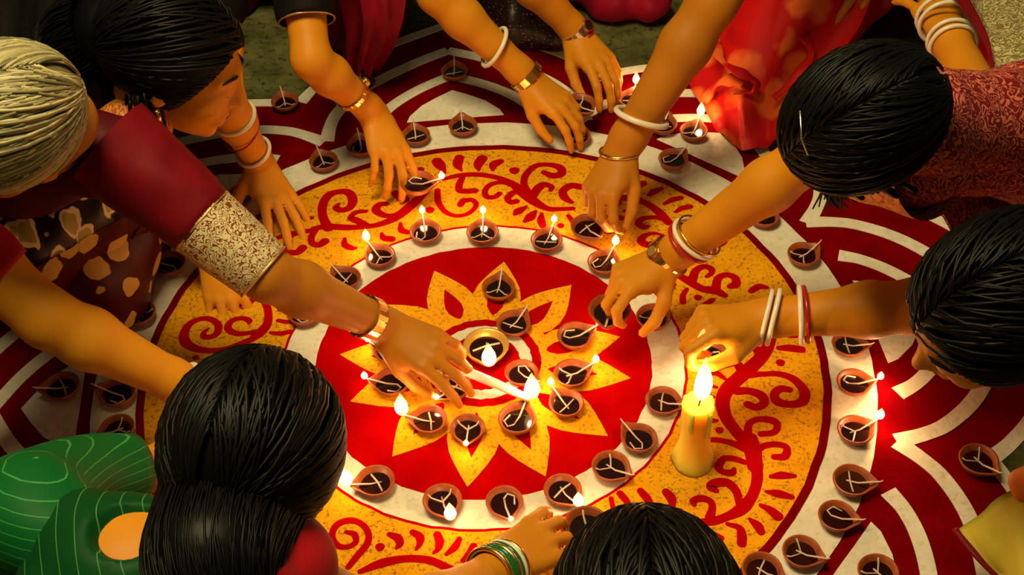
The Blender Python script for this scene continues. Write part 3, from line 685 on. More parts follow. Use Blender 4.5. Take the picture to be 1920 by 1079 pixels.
def vnormals(v, f):
    n = np.cross(v[f[:, 2]] - v[f[:, 0]], v[f[:, 3]] - v[f[:, 1]]); o = np.zeros_like(v)
    for k in range(4): np.add.at(o, f[:, k], n)
    return o / (np.linalg.norm(o, axis=1)[:, None] + 1e-12)
def folds(v, f, amp, freq, d1, d2, floor=.012):
    """cloth folds: ridges running along d2, spaced along d1, wandering a little"""
    n = vnormals(v, f); s = v @ nrm(d1); t = v @ nrm(d2)
    w = np.sin(freq * s + 2.2 * np.sin(5 * t + 3 * s)) + .5 * np.sin(freq * 1.9 * s + 1.3 + 3 * np.sin(4 * t)) + .35 * np.sin(11 * t + 9 * s)
    fade = np.clip((v[:, 2] - .004) / floor, 0, 1)[:, None]
    return v + n * (amp * w)[:, None] * fade

# ------------------------------------------------------------------ hands
POSES = {
 'hold': dict(flex=[(42, 42, 22), (48, 44, 24), (54, 46, 24), (60, 48, 24)], spread=(9, 2, -5, -12), thumb=((.78, .42, -.46), (.88, .10, -.47), (.90, -.12, -.42))),
 'reach': dict(flex=[(18, 24, 14), (22, 26, 16), (26, 28, 16), (30, 30, 18)], spread=(7, 1, -5, -11), thumb=((.80, .40, -.44), (.90, .12, -.42), (.95, -.05, -.30))),
 'flat': dict(flex=[(8, 12, 6), (6, 12, 6), (8, 12, 6), (12, 14, 8)], spread=(12, 3, -7, -17), thumb=((.62, .72, -.30), (.78, .58, -.22), (.88, .46, -.10))),
 'grip': dict(flex=[(30, 62, 30), (44, 60, 30), (66, 70, 35), (74, 74, 35)], spread=(14, 2, -5, -10), thumb=((.55, .62, -.56), (.72, .28, -.63), (.84, -.05, -.54))),
 'fist': dict(flex=[(35, 70, 40), (58, 78, 45), (68, 84, 45), (74, 84, 45)], spread=(6, 1, -4, -9), thumb=((.75, .38, -.42), (.90, -.02, -.38), (.90, -.28, -.26))),
 'pinch': dict(flex=[(58, 46, 18), (66, 52, 24), (74, 62, 30), (80, 70, 34)], spread=(6, 1, -4, -9), thumb=((.72, .45, -.52), (.72, .05, -.69), (.66, -.20, -.72))),
}
def hand(B, W, K, side, pose, nh=(0, 0, 1), sc=1.0):
    """adds palm, four fingers and a thumb to body B; W wrist, K middle knuckle, nh back-of-hand hint"""
    W = np.asarray(W, float); x = nrm(np.asarray(K) - W); n = np.asarray(nh, float); y = nrm(np.cross(n, x)); z = np.cross(x, y)
    sg = 1 if side == 'R' else -1
    P = POSES[pose]; L = lambda p: W + sc * (p[0] * x + sg * p[1] * y + p[2] * z)
    D = lambda p: nrm(p[0] * x + sg * p[1] * y + p[2] * z)
    mcp = [(.086, .028, .001), (.090, .008, .004), (.085, -.012, .002), (.076, -.030, -.003)]
    for i, m in enumerate(mcp):
        B.cap(L((0, .010 - .007 * i, -.002)), L((m[0] * .97, m[1], m[2] - .004)), .0165 * sc, .0118 * sc, .012 * sc)
    B.cap(L((.015, .018, -.012)), L((.055, .028, -.012)), .015 * sc, .012 * sc, .014 * sc)
    lens = [(.041, .025, .021), (.045, .028, .022), (.042, .026, .022), (.033, .020, .019)]
    tips = []
    for i in range(4):
        p = L(mcp[i]); sp = math.radians(P['spread'][i]); lat = np.array([math.cos(sp), math.sin(sp), 0]); a = 0
        rad = [.0102, .0090, .0080, .0066] if i < 3 else [.0090, .0078, .0068, .0058]
        for j in range(3):
            a += math.radians(P['flex'][i][j]); d = D((lat[0] * math.cos(a), lat[1] * math.cos(a), -math.sin(a)))
            q = p + d * lens[i][j] * sc; B.cap(p, q, rad[j] * sc, rad[j + 1] * sc, .0035); p = q
        tips.append((p, d))
    p = L((.018, .024, -.012)); rad = [.0150, .0118, .0100, .0080]
    for j, ln in enumerate((.042, .034, .026)):
        d = D(P['thumb'][j]); q = p + d * ln * sc; B.cap(p, q, rad[j] * sc, rad[j + 1] * sc, .008 if j == 0 else .004); p = q
    tips.append((p, d))
    return tips, (x, y, z)

# ------------------------------------------------------------------ heads
def frame(fwd, up):
    f = nrm(fwd); u = np.asarray(up, float); u = nrm(u - f * u.dot(f)); l = np.cross(u, f)
    return np.stack([f, l, u], 1)                     # columns: forward, left, up
def head_skin(B, c, R, s=1.0):
    L = lambda x, y, z: np.asarray(c) + R @ (np.array([x, y, z]) * s)
    B.ell(L(-.012, 0, .032), np.array([.094, .074, .086]) * s, R, .02)
    B.ell(L(.042, 0, -.012), np.array([.050, .058, .078]) * s, R, .02)
    B.ell(L(.036, 0, -.062), np.array([.050, .046, .046]) * s, R, .02)
    B.cap(L(.074, 0, -.094), L(.066, 0, -.090), .017 * s, .020 * s, .02)                    # chin
    B.cap(L(.088, 0, .014), L(.108, 0, -.026), .0070 * s, .0105 * s, .010)                   # nose
    for q in (1, -1):
        B.cap(L(.098, .011 * q, -.030), L(.092, .014 * q, -.031), .0065 * s, .006 * s, .006)
        B.cap(L(.086, .014 * q, .024), L(.070, .046 * q, .022), .0075 * s, .007 * s, .012)   # brow
        B.cap(L(.079, .026 * q, .003), L(.078, .032 * q, .003), .0105 * s, .0105 * s, .006)  # lids
        B.ell(L(.062, .040 * q, -.028), np.array([.022, .018, .022]) * s, R, .02)            # cheek
        B.ell(L(-.006, .075 * q, -.008), np.array([.017, .008, .030]) * s, R, .006)          # ear
        B.cap(L(-.012, .081 * q, .012), L(-.012, .080 * q, -.014), .0055 * s, .005 * s, .004)
    B.cap(L(.090, .018, -.057), L(.090, -.018, -.057), .0065 * s, .0065 * s, .006); B.cap(L(.096, .006, -.055), L(.096, -.006, -.055), .006 * s, .006 * s, .006)
    B.cap(L(.090, .014, -.067), L(.090, -.014, -.067), .0070 * s, .0070 * s, .006)
def head_extras(c, R, s, parent, base):
    L = lambda x, y, z: np.asarray(c) + R @ (np.array([x, y, z]) * s)
    for q in (1, -1):
        v, f = tube([L(.0855, .014 * q, .0015), L(.0905, .024 * q, -.002), L(.0885, .036 * q, -.002), L(.079, .046 * q, .001)], [.001, .0022, .0022, .001], 6); mesh_obj('eyelash', v, f, M['eye'], parent, base)
        v, f = tube([L(.094, .010 * q, .026), L(.0925, .026 * q, .031), L(.080, .046 * q, .027), L(.068, .054 * q, .020)], [.001, .0026, .0022, .0008], 6); mesh_obj('eyebrow', v, f, M['eye'], parent, base)
    v, f = tube([L(.0915, .022, -.060), L(.0985, .010, -.0565), L(.1005, 0, -.0575), L(.0985, -.010, -.0565), L(.0915, -.022, -.060)], [.001, .0038, .0034, .0038, .001], 8); v2, f2 = tube([L(.0915, .020, -.063), L(.0975, 0, -.067), L(.0915, -.020, -.063)], [.001, .0048, .001], 8)
    vv, ff = join([(v, f), (v2, f2)]); mesh_obj('lips', vv, ff, M['lip'], parent, base)

def hair_mesh(name, c, R, s, mat, parent, base, tail=None, tail_r=None, bun=None, part_y=0.0, big=1.0, nl=300, fine=.0024):
    """hair: a cap that leaves the face free, combed locks from the parting to the back, an optional tail or bun"""
    L = lambda x, y, z: np.asarray(c) + R @ (np.array([x, y, z]) * s)
    B = Body(); hc = L(-.018, 0, .030); hr = np.array([.108, .087, .098]) * s * big
    B.ell(hc, hr * .968, R, .02)
    nn = R @ nrm((.89, 0, -.46)); plane = (L(.012, 0, -.06), nn)
    if bun is not None: B.ell(L(*bun[:3]), np.array([bun[3]] * 3) * s * np.array([.8, 1.1, 1.0]), R, .02)
    B.clips = [plane]
    v, f = B.mesh(.006)
    vs, fs, tone = [v], [f], [np.full(len(v), .15)]
    if tail is not None:
        T = Body(); T.chain([np.asarray(q) for q in tail], tail_r, .03)
        tv, tf = T.mesh(.006); fs.append(tf + len(v)); vs.append(tv); tone.append(np.full(len(tv), .1))
    off = sum(len(q) for q in vs); lv, lf, lt = [], [], []
    end_dir = nrm((-.92, 0, -.38)) if bun is None else nrm((bun[0] + .018, bun[1], bun[2] - .03))
    for i in range(nl):
        q = 1 if i % 2 else -1; u = (i // 2 + RNG.random() * .6) / (nl / 2)
        # roots follow the parting from the forehead to the crown, then the hairline down to the ear
        if u < .45: g_ = math.radians(23 + 137 * u / .45); a = nrm((math.cos(g_), part_y + .010 * q, math.sin(g_)))
        else:
            zz = .070 - .120 * (u - .45) / .55; xx = .006 + .517 * (zz + .06); a = np.array([(xx + .018) / .108, 0, (zz - .03) / .098])
            a[1] = q * math.sqrt(max(.0004, 1 - a.dot(a))); a = nrm(a)
        e = nrm(end_dir + np.array([0, q * (.28 * RNG.random() + .03), -.15 * RNG.random()]))
        mid = nrm(a * .5 + e * .5 + np.array([0, q * (.03 + .95 * (i * .618 % 1) * ((1 - .8 * u / .45) if u < .45 else 1)), .12]))
        pts, rr = [], []; k = 1.0 + .022 * RNG.random()
        for t in np.linspace(0, 1, 12):
            d = nrm((1 - t) ** 2 * a + 2 * t * (1 - t) * mid + t * t * e)
            pts.append(hc + R @ (d * hr * k)); rr.append(fine * (.5 + math.sin(math.pi * min(.97, t + .12))) * s)
        tv, tf = tube(pts, rr, 4, .6, up=pts[5] - hc)
        tn = RNG.random(); lt += [tn] * len(tv); lf += [tuple(k + off for k in z) for z in tf if len(z) == 4]; off += len(tv); lv += tv
    if tail is not None:
        tp = catmull(np.array(tail), 6); tr = np.interp(np.linspace(0, 1, len(tp)), np.linspace(0, 1, len(tail_r)), tail_r)
        tg = np.gradient(tp, axis=0)
        for i in range(int(nl * 1.1)):
            a0 = RNG.random() * 6.283; ph = RNG.normal() * .5; pts = []; kk = 1.06 + .09 * RNG.random()
            for j in range(len(tp)):
                t_ = nrm(tg[j]); u_ = nrm(np.cross(t_, (0.3, .2, 1))); b_ = np.cross(t_, u_); a = a0 + ph * j / len(tp)
                pts.append(tp[j] + (u_ * math.cos(a) + b_ * math.sin(a)) * tr[j] * kk)
            ext = nrm(tg[-1]) * .03 * RNG.random(); pts.append(pts[-1] + ext)
            tv, tf = tube(pts, np.linspace(fine, fine * .5, len(pts)) * .9, 5, .7)
            tn = RNG.random(); lt += [tn] * len(tv); lf += [tuple(k + off for k in z) for z in tf if len(z) == 4]; off += len(tv); lv += tv
    allv = np.concatenate(vs + [np.array(lv)]); allf = np.concatenate(fs + [np.array(lf)])
    return mesh_obj(name, allv, allf, mat, parent, base, attr=np.concatenate(tone + [np.array(lt)]))

# ------------------------------------------------------------------ jewellery and sleeves (parts of a person)
def bangle(parent, base, E, W, t, R, r, mat, name='bangle', tilt=(0, 0, 0), flat=1.0, n=40, width=None):
    """a ring round the arm E-W at fraction t"""
    E = np.asarray(E, float); W = np.asarray(W, float); ax = nrm(nrm(W - E) + np.asarray(tilt)); c = E + (W - E) * t
    u = nrm(np.cross(ax, (0.1, .2, 1))); w = np.cross(ax, u)
    pts = [c + R * (math.cos(2 * math.pi * i / n) * u + math.sin(2 * math.pi * i / n) * w) for i in range(n)]
    if width is None: v, f = tube(pts, r, 8, flat, closed=True)
    else:                                              # a flat band: width along the arm, r thick
        v, f = [], []
        for i in range(n):
            d = nrm(pts[i] - c)
            for a, b in ((-.5, 0), (.5, 0), (.5, 1), (-.5, 1)): v.append(pts[i] + ax * a * width + d * r * b)
        for i in range(n):
            j = (i + 1) % n
            for k in range(4): f.append((4 * i + k, 4 * j + k, 4 * j + (k + 1) % 4, 4 * i + (k + 1) % 4))
    return mesh_obj(name, v, f, mat, parent, base, smooth=width is None)
def link_band(parent, base, E, W, t, R, width, mat, n=14, face=None, face_mat=None, name='bracelet_link'):
    """a bracelet or watch strap of separate plates round the arm, with an optional round dial on top"""
    E = np.asarray(E, float); W = np.asarray(W, float); ax = nrm(W - E); c = E + (W - E) * t
    u = nrm(np.array([0, 0, 1.]) - ax * ax[2]); w = np.cross(ax, u)
    root = bangle(parent, base, E, W, t, R - .0008, .0012, mat, 'bracelet', width=width * .8)
    for i in range(n):
        a0, a1 = 2 * math.pi * (i + .08) / n, 2 * math.pi * (i + .92) / n; v = []
        for a in (a0, .5 * (a0 + a1), a1):
            d = math.cos(a) * u + math.sin(a) * w
            for q, h in ((-.5, 0), (.5, 0), (.5, .0028), (-.5, .0028)): v.append(c + d * (R + h) + ax * q * width * (1 if i % 2 else .92))
        f = [(4 * s + k, 4 * s + (k + 1) % 4, 4 * s + 4 + (k + 1) % 4, 4 * s + 4 + k) for s in (0, 1) for k in range(4)] + [(3, 2, 1, 0), (8, 9, 10, 11)]
        mesh_obj(name, v, f, mat, root, base, smooth=False)
    if face:
        d = nrm(u + w * face[1]); p = c + d * (R + .003); x2 = ax; y2 = np.cross(d, ax); r = face[0]
        for nm, rr, h0, h1, mm in (('watch_case', r, -.002, .004, mat), ('watch_dial', r * .8, .0038, .0048, face_mat)):
            v = [p + rr * (math.cos(a) * x2 + math.sin(a) * y2) + d * h for h in (h0, h1) for a in np.linspace(0, 2 * math.pi, 21)[:-1]]
            f = [tuple(range(20)), tuple(range(20, 40))] + [(i, (i + 1) % 20, 20 + (i + 1) % 20, 20 + i) for i in range(20)]
            mesh_obj(nm, v, f, mm, root, base, smooth=False)
def sleeve(parent, base, pts, rad, mat, name='sleeve', n=36, wob=.05):
    p = catmull(np.array(pts), 6); r = np.interp(np.linspace(0, 1, len(p)), np.linspace(0, 1, len(rad)), rad)
    p2 = np.vstack([p, p[-1:], p[-2:-1]]); r2 = np.concatenate([r, [r[-1] - .004], [r[-2] - .006]])   # hem turned in
    p2[-2] += nrm(p[-1] - p[-2]) * .0005
    t = np.gradient(p, axis=0); t = np.vstack([t, t[-1:], t[-1:]]); u = np.array([0, 0, 1.]); v, f = [], []
    for i in range(len(p2)):
        tt = nrm(t[i]); u = nrm(u - tt * u.dot(tt)); b = np.cross(tt, u)
        for k in range(n):
            a = 2 * math.pi * k / n; q = 1 + wob * .5 * math.sin(3 * a + i * .35) * math.sin(i * .5) + wob * .3 * math.sin(5 * a - i * .6)
            v.append(p2[i] + r2[i] * q * (math.cos(a) * b + math.sin(a) * u))
    for i in range(len(p2) - 1):
        for k in range(n): f.append((i * n + k, i * n + (k + 1) % n, (i + 1) * n + (k + 1) % n, (i + 1) * n + k))
    return mesh_obj(name, v, f, mat, parent, base)

# ------------------------------------------------------------------ people
def person(label, head, shl, shr, pelvis, knees, arms, skin, hairmat, blouse, sari, hair_kw=None, sari_folds=(.006, 60, (1, 0, .3), (0, 1, 0)), face=True,
           drape=None, sub=None, torso_r=.105, hs=1.0, blouse_cover=True, lap_r=.105, arm_r=1.0):
    base = V(pelvis[0], pelvis[1], 0)
    root = empty('person', base, label, 'person')
    c, fwd, up = head; c = np.asarray(c); R = frame(fwd, up)
    shl, shr, pel = np.asarray(shl), np.asarray(shr), np.asarray(pelvis); chest = (shl + shr) / 2; cd = nrm(pel - chest)
    B = Body(); head_skin(B, c, R, hs)
    nb = chest + V(0, 0, .015); B.chain([nb - V(0, 0, .02), c + R @ (V(-.03, 0, -.06) * hs)], [.056, .050], .03)
    B.chain([shl, chest + cd * .03, shr], [.044, .062, .044], .03); B.chain([chest + cd * .06, pel], [torso_r - .03, torso_r - .02], .05)
    infos = []
    for a in arms:
        S, E, W, K = [np.asarray(q) for q in (a['S'], a['E'], a['W'], a['K'])]; s = a.get('r', 1.0) * arm_r
        m = E + (W - E) * .28
        B.chain([S, S + (E - S) * .4, E, m, W - (W - E) * .10, W], [.046 * s, .042 * s, .037 * s, .0395 * s, .0275 * s, .0262 * s], .018)
        infos.append(hand(B, W, K, a['side'], a.get('pose', 'hold'), a.get('n', (0, 0, 1)), a.get('sc', 1.0)))
    for kk in knees: B.chain([pel, np.asarray(kk)], [.075, .06], .05)
    v, f = B.mesh(.0045); mesh_obj('body', v, f, skin, root, base)
    for (tips, (x, y, z)), a in zip(infos, arms):
        if a.get('nails'):
            for p, d in tips:
                nn = nrm(z - d * z.dot(d)); lt = np.cross(d, nn); ce_ = p + nn * .0052 + d * .001
                vv = [ce_ + d * (.0055 * math.cos(t)) + lt * (.0042 * math.sin(t)) + nn * (.0012 - .0018 * abs(math.sin(t))) for t in np.linspace(0, 6.283, 11)[:-1]] + [ce_ + nn * .0016]
                mesh_obj('fingernail', vv, [(i, (i + 1) % 10, 10) for i in range(10)], M['lip'], root, base)
    if face: head_extras(c, R, hs, root, base)
    hair_mesh('hair', c, R, hs, hairmat, root, base, **(hair_kw or {}))
    if blouse_cover:
        C = Body(); C.chain([shl, chest + cd * .03, shr], [.054, .078, .054], .03); C.chain([chest + cd * .05, chest + (pel - chest) * .6], [torso_r - .010, torso_r - .012], .05)
        if sub: C.subs = sub
        v, f = C.mesh(.008); v = folds(v, f, .0016, 70, cd, np.cross(cd, (0, 0, 1))); mesh_obj('blouse', v, f, blouse, root, base)
    S_ = Body(); S_.clips = [((0, 0, .0035), (0, 0, -1.0))]
    S_.chain([chest + (pel - chest) * .45, pel], [torso_r + .0, torso_r + .03], .06)
    for kk in knees:
        kk = np.asarray(kk); S_.chain([pel, kk, V(kk[0], kk[1], .03)], [torso_r + .02, lap_r, lap_r * .9], .09)
    if drape: S_.chain([np.asarray(q) for q in drape[0]], drape[1], .05)
    v, f = S_.mesh(.0085); v = folds(v, f, *sari_folds); mesh_obj('sari', v, f, sari, root, base)
    return root, base, R, c

def cloth_run(parent, base, pts, rad, mat, name, fold=(.005, 70, (1, 0, 0), (0, 1, 0)), h=.007, k=.05, clip=True):
    B = Body(); B.chain([np.asarray(q) for q in pts], rad, k)
    if clip: B.clips = [((0, 0, .0035), (0, 0, -1.0))]
    v, f = B.mesh(h); v = folds(v, f, *fold); return mesh_obj(name, v, f, mat, parent, base)
def sheet(parent, base, rows, mat, name, thick=.003, wav=.006, freq=40, per=5, wdir=(0, 0, 1)):
    """a hanging or lying piece of cloth: rows of guide points, smoothly filled, gently folded, with thickness"""
    G = np.array([catmull(np.array(r), per) for r in rows]); G = np.array([catmull(G[:, j], per) for j in range(G.shape[1])])   # (J, I, 3)
    J, I = G.shape[:2]; d1 = np.gradient(G, axis=0); d2 = np.gradient(G, axis=1); n = np.cross(d1, d2); n /= np.linalg.norm(n, axis=-1)[..., None] + 1e-12
    if (n[..., 2]).mean() < 0: n = -n
    u = np.arange(J)[:, None] / J; w = np.arange(I)[None] / I
    G = G + n * (wav * (np.sin(freq * u + 2 * np.sin(4 * w)) + .5 * np.sin(freq * 1.7 * u + 3 * w)))[..., None]
    top = G.reshape(-1, 3); bot = (G - n * thick).reshape(-1, 3); v = np.vstack([top, bot]); N = J * I; f = []
    for j in range(J - 1):
        for i in range(I - 1):
            a, b, c, d = j * I + i, j * I + i + 1, (j + 1) * I + i + 1, (j + 1) * I + i; f.append((a, d, c, b)); f.append((N + a, N + b, N + c, N + d))
    edge = [j * I for j in range(J)] + [(J - 1) * I + i for i in range(1, I)] + [j * I + I - 1 for j in range(J - 2, -1, -1)] + [i for i in range(I - 2, 0, -1)]
    for a, b in zip(edge, edge[1:] + edge[:1]): f.append((a, b, N + b, N + a))
    return mesh_obj(name, v, np.array(f), mat, parent, base)
def L(head, x, y, z):
    c, R = head; return np.asarray(c) + R @ np.array([x, y, z])
def earring(parent, base, p, mat, drop=.02):
    v, f = join([tube([p, p + V(0, 0, -.004)], .0045, 8), tube([p + V(0, 0, -.004), p + V(0, 0, -drop * .5), p + V(0, 0, -drop)], [.0015, .005, .003], 8)])
    mesh_obj('earring', v, f, mat, parent, base)

# --- woman with grey hair, maroon sleeve, reaching to the centre
A1 = dict(S=at(235, 295, .46), E=at(500, 515, .315), W=at(722, 610, .125), K=at(800, 655, .105), side='L', pose='reach', n=(0, -.35, 1), nails=False, r=.98, sc=1.02)
A1b = dict(S=V(-.76, .05, .47), E=V(-.88, .16, .28), W=V(-.76, .28, .22), K=V(-.70, .24, .2), side='R', pose='flat')
r, b, R, c = person('grey haired woman in maroon sleeve stretching her arm to the centre', (at(18, 240, .60), (-.80, -.12, -.58), (-.36, -.62, .70)),
    A1['S'], A1b['S'], V(-.98, .34, .14), [at(150, 480, .11), V(-.95, .05, .11)], [A1, A1b], M['skin_deep'], M['hair_grey'], M['maroon_deep'], M['maroon_gold'],
    hair_kw=dict(nl=420, big=1.02, fine=.0024), sari_folds=(.005, 45, (.7, .7, 0), (0, 0, 1)), hs=.97)
u = lambda t: A1['S'] + (A1['E'] - A1['S']) * t
sleeve(r, b, [u(-.12), u(.2), u(.55)], [.072, .064, .054], M['maroon'], 'sleeve')
sleeve(r, b, [u(.53), u(.75), u(.98)], [.0545, .051, .046], M['gold_cuff'], 'sleeve_cuff', wob=.01)
bangle(r, b, A1['S'], A1['E'], .54, .0535, .0018, M['gold_dull'], 'cuff_piping'); bangle(r, b, A1['S'], A1['E'], .975, .046, .0016, M['gold_dull'], 'cuff_piping')
link_band(r, b, A1['E'], A1['W'], .84, .0315, .020, M['gold'], 12)
sheet(r, b, [[at(-60, 335, .42), at(60, 352, .38), at(150, 362, .34), at(225, 375, .29)], [at(-60, 420, .40), at(60, 430, .36), at(140, 425, .32), at(228, 392, .27)], [at(-40, 540, .36), at(60, 505, .33), at(130, 465, .3), at(232, 405, .26)]], M['black_gold'], 'pallu', wav=.003, freq=24)
sheet(r, b, [[at(30, 520, .24), at(130, 450, .25), at(215, 405, .25), at(262, 398, .24)], [at(70, 555, .17), at(140, 510, .18), at(225, 460, .17), at(277, 425, .17)], [at(90, 580, .06), at(140, 555, .07), at(195, 530, .07), at(250, 480, .07)]], M['maroon_gold'], 'sari_pleat', wav=.003, freq=16)

# --- woman in profile, dark clothes
A2 = dict(S=V(-.44, .53, .35), E=at(424, 196, .245), W=at(487, 305, .075), K=at(520, 372, .048), side='L', pose='flat', n=(.35, -.1, 1), r=.86, sc=.98)
A2b = dict(S=V(-.56, .31, .33), E=V(-.585, .235, .19), W=at(398, 478, .075), K=at(414, 528, .04), side='R', pose='flat', n=(0, -.3, 1), r=.86, sc=.9)
hd = at(330, 118, .42)
r, b, R, c = person('young woman in dark clothes seen in profile with long black hair', (hd, (.90, -.08, -.42), (.42, .05, .88)),
    A2['S'], A2b['S'], V(-.86, .74, .14), [V(-.82, .46, .11), V(-.62, .86, .11)], [A2, A2b], M['skin_light'], M['hair_black'], M['black_cloth'], M['black_cloth'],
    hair_kw=dict(nl=300, big=1.04, tail=[hd + V(-.10, .06, .02), hd + V(-.16, .08, -.03), hd + V(-.17, .04, -.10), hd + V(-.12, -.03, -.16)], tail_r=[.07, .075, .06, .03]), hs=1.0)
H2 = (c, R)
earring(r, b, L(H2, -.002, -.084, -.036), M['gold'], .026)
cloth_run(r, b, [L(H2, -.02, -.035, -.10), L(H2, -.035, -.045, -.14), L(H2, -.02, -.04, -.185)], [.046, .046, .030], M['orange_brocade'], 'collar', (.001, 60, (1, 0, 0), (0, 1, 0)), .005)
lock = [L(H2, -.03, -.075, -.03), L(H2, .0, -.085, -.11), L(H2, .03, -.075, -.18), L(H2, .02, -.07, -.26)]
pp = []
for i in range(26):
    o = RNG.normal(size=3) * .011; q = catmull(np.array([p + o * (1 + .4 * j) for j, p in enumerate(lock)]), 5); pp.append(tube(q, np.linspace(.0026, .0012, len(q)), 5))
vv, ff = join(pp); mesh_obj('hair_lock', vv, [q for q in ff], M['hair_black'], r, b, attr=np.repeat(RNG.random(26), len(vv) // 26))
bangle(r, b, A2['E'], A2['W'], .20, .0375, .0042, M['ivory']); bangle(r, b, A2['E'], A2['W'], .45, .0375, .0016, M['coral'], 'thread', (.3, 0, .2)); bangle(r, b, A2['E'], A2['W'], .80, .0315, .0034, M['ivory'], tilt=(.2, .1, -.3))

# --- woman above, black sleeve, both hands forward
A3 = dict(S=at(560, -80, .40), E=at(584, 112, .285), W=at(702, 212, .125), K=at(730, 275, .095), side='R', pose='reach', n=(.45, -.25, 1), r=.86, sc=.98)
A4 = dict(S=V(-.13, .85, .43), E=at(818, -12, .275), W=at(992, 148, .115), K=at(1035, 183, .095), side='L', pose='reach', n=(.2, -.2, 1), r=.92, sc=.95)
r, b, R, c = person('woman in crimson sari and black blouse at the top with both arms reaching down', (V(-.14, .74, .70), (.15, -.72, -.62), (.08, -.5, .8)),
    A4['S'], A3['S'], V(-.42, 1.22, .15), [V(-.27, .98, .09), V(-.60, 1.08, .10)], [A3, A4], M['skin'], M['hair_black'], M['black_cloth'], M['maroon_deep'], face=True)
u = lambda t: A3['S'] + (A3['E'] - A3['S']) * t
sleeve(r, b, [u(-.1), u(.3), u(.62)], [.058, .054, .050], M['black_cloth'])
bangle(r, b, A3['S'], A3['E'], .62, .048, .0018, M['gold_dull'], 'sleeve_trim')
link_band(r, b, A3['E'], A3['W'], .62, .0305, .009, M['gold'], 12, (.009, .2), M['gold_dull'])
bangle(r, b, A4['E'], A4['W'], .62, .0390, .0042, M['ivory'], tilt=(.1, .2, .1)); link_band(r, b, A4['E'], A4['W'], .97, .0305, .016, M['gold'], 12)
sheet(r, b, [[V(-.30, .80, .40), V(-.22, .74, .40), V(-.14, .76, .42)], [at(640, 20, .22), at(700, 20, .24), at(760, 0, .24)], [at(640, 130, .03), at(672, 138, .04), at(705, 128, .05)]], M['crimson'], 'pallu', wav=.010, freq=26)

# --- woman at the top with the steel watch
A5 = dict(S=V(.13, 1.05, .42), E=at(965, -62, .25), W=at(1083, 62, .105), K=at(1118, 108, .085), side='L', pose='reach', n=(.15, -.1, 1), r=.95, sc=1.0)
A5b = dict(S=V(.42, 1.10, .42), E=V(.52, 1.14, .24), W=V(.46, 1.26, .22), K=V(.42, 1.33, .21), side='R', pose='flat', n=(0, 0, 1))
r, b, R, c = person('woman in dark red with a steel watch, hand over the top edge of the rangoli', (V(.24, .93, .70), (0, -.72, -.62), (0, -.5, .8)),
    A5b['S'], A5['S'], V(.26, 1.48, .15), [V(.06, 1.24, .11), V(.42, 1.24, .11)], [A5, A5b], M['skin'], M['hair_black'], M['crimson'], M['maroon_deep'])
link_band(r, b, A5['E'], A5['W'], .96, .0305, .018, M['steel'], 12, (.013, .35), M['black_plastic'])
bangle(r, b, A5['E'], A5['W'], 1.05, .031, .003, M['coral'])
cloth_run(r, b, [at(930, -20, .05), at(985, 40, .035), at(1040, 70, .03)], [.07, .055, .03], M['dark_sequin'], 'skirt_hem', (.004, 60, (1, 0, 0), (0, 1, 0)))
cloth_run(r, b, [at(1080, -40, .06), at(1150, -20, .06), at(1225, 0, .05)], [.05, .055, .04], M['crimson'], 'sari_fold', (.005, 60, (1, 0, 0), (0, 1, 0)))

# --- woman in red satin
A6 = dict(S=V(.56, .62, .50), E=at(1335, 5, .375), W=at(1162, 285, .145), K=at(1132, 345, .120), side='R', pose='hold', n=(-.5, -.35, 1), r=1.08, sc=1.0)
A6b = dict(S=V(.82, .78, .48), E=V(.98, .74, .30), W=at(1660, -85, .24), K=at(1622, -48, .22), side='L', pose='flat', n=(0, -.3, 1))
r, b, R, c = person('woman in red satin sari stretching a long bare forearm down from the top right', (V(.60, .56, .72), (-.45, -.6, -.62), (-.3, -.4, .85)),
    A6b['S'], A6['S'], V(.90, 1.12, .15), [V(.66, .84, .10), V(1.08, .80, .12)], [A6, A6b], M['skin_deep'], M['hair_black'], M['maroon'], M['red_satin'], sari_folds=(.009, 38, (1, .2, 0), (.2, 1, 0)))
bangle(r, b, A6['E'], A6['W'], .76, .0445, .0052, M['ivory'], tilt=(.15, -.1, -.25)); bangle(r, b, A6['E'], A6['W'], 1.0, .0335, .0036, M['gold'], tilt=(.5, 0, -.2))
sheet(r, b, [[at(1360, -60, .20), at(1440, -60, .24), at(1530, -40, .24), at(1640, -40, .22)], [at(1300, 80, .04), at(1400, 70, .13), at(1500, 80, .15), at(1600, 60, .15)], [at(1300, 160, .010), at(1390, 165, .07), at(1460, 170, .09), at(1540, 160, .10)], [at(1340, 238, .008), at(1390, 280, .012), at(1440, 270, .03), at(1500, 230, .06)]], M['red_satin'], 'pallu', wav=.011, freq=20)
for pts_ in ([at(1338, 70, .10), at(1352, 112, .11), at(1392, 138, .12), at(1418, 152, .11), at(1412, 172, .09), at(1376, 172, .08)], [at(1320, 190, .03), at(1340, 160, .06), at(1372, 150, .08), at(1395, 160, .085)], [at(1480, 40, .16), at(1520, 90, .16), at(1500, 140, .14), at(1450, 185, .10)]):
    q_ = catmull(np.array(pts_), 8); v, f = tube(q_, .010 + .004 * np.sin(np.arange(len(q_)) * .5), 10, .45); mesh_obj('pallu_fold', v, f, M['red_satin'], r, b)

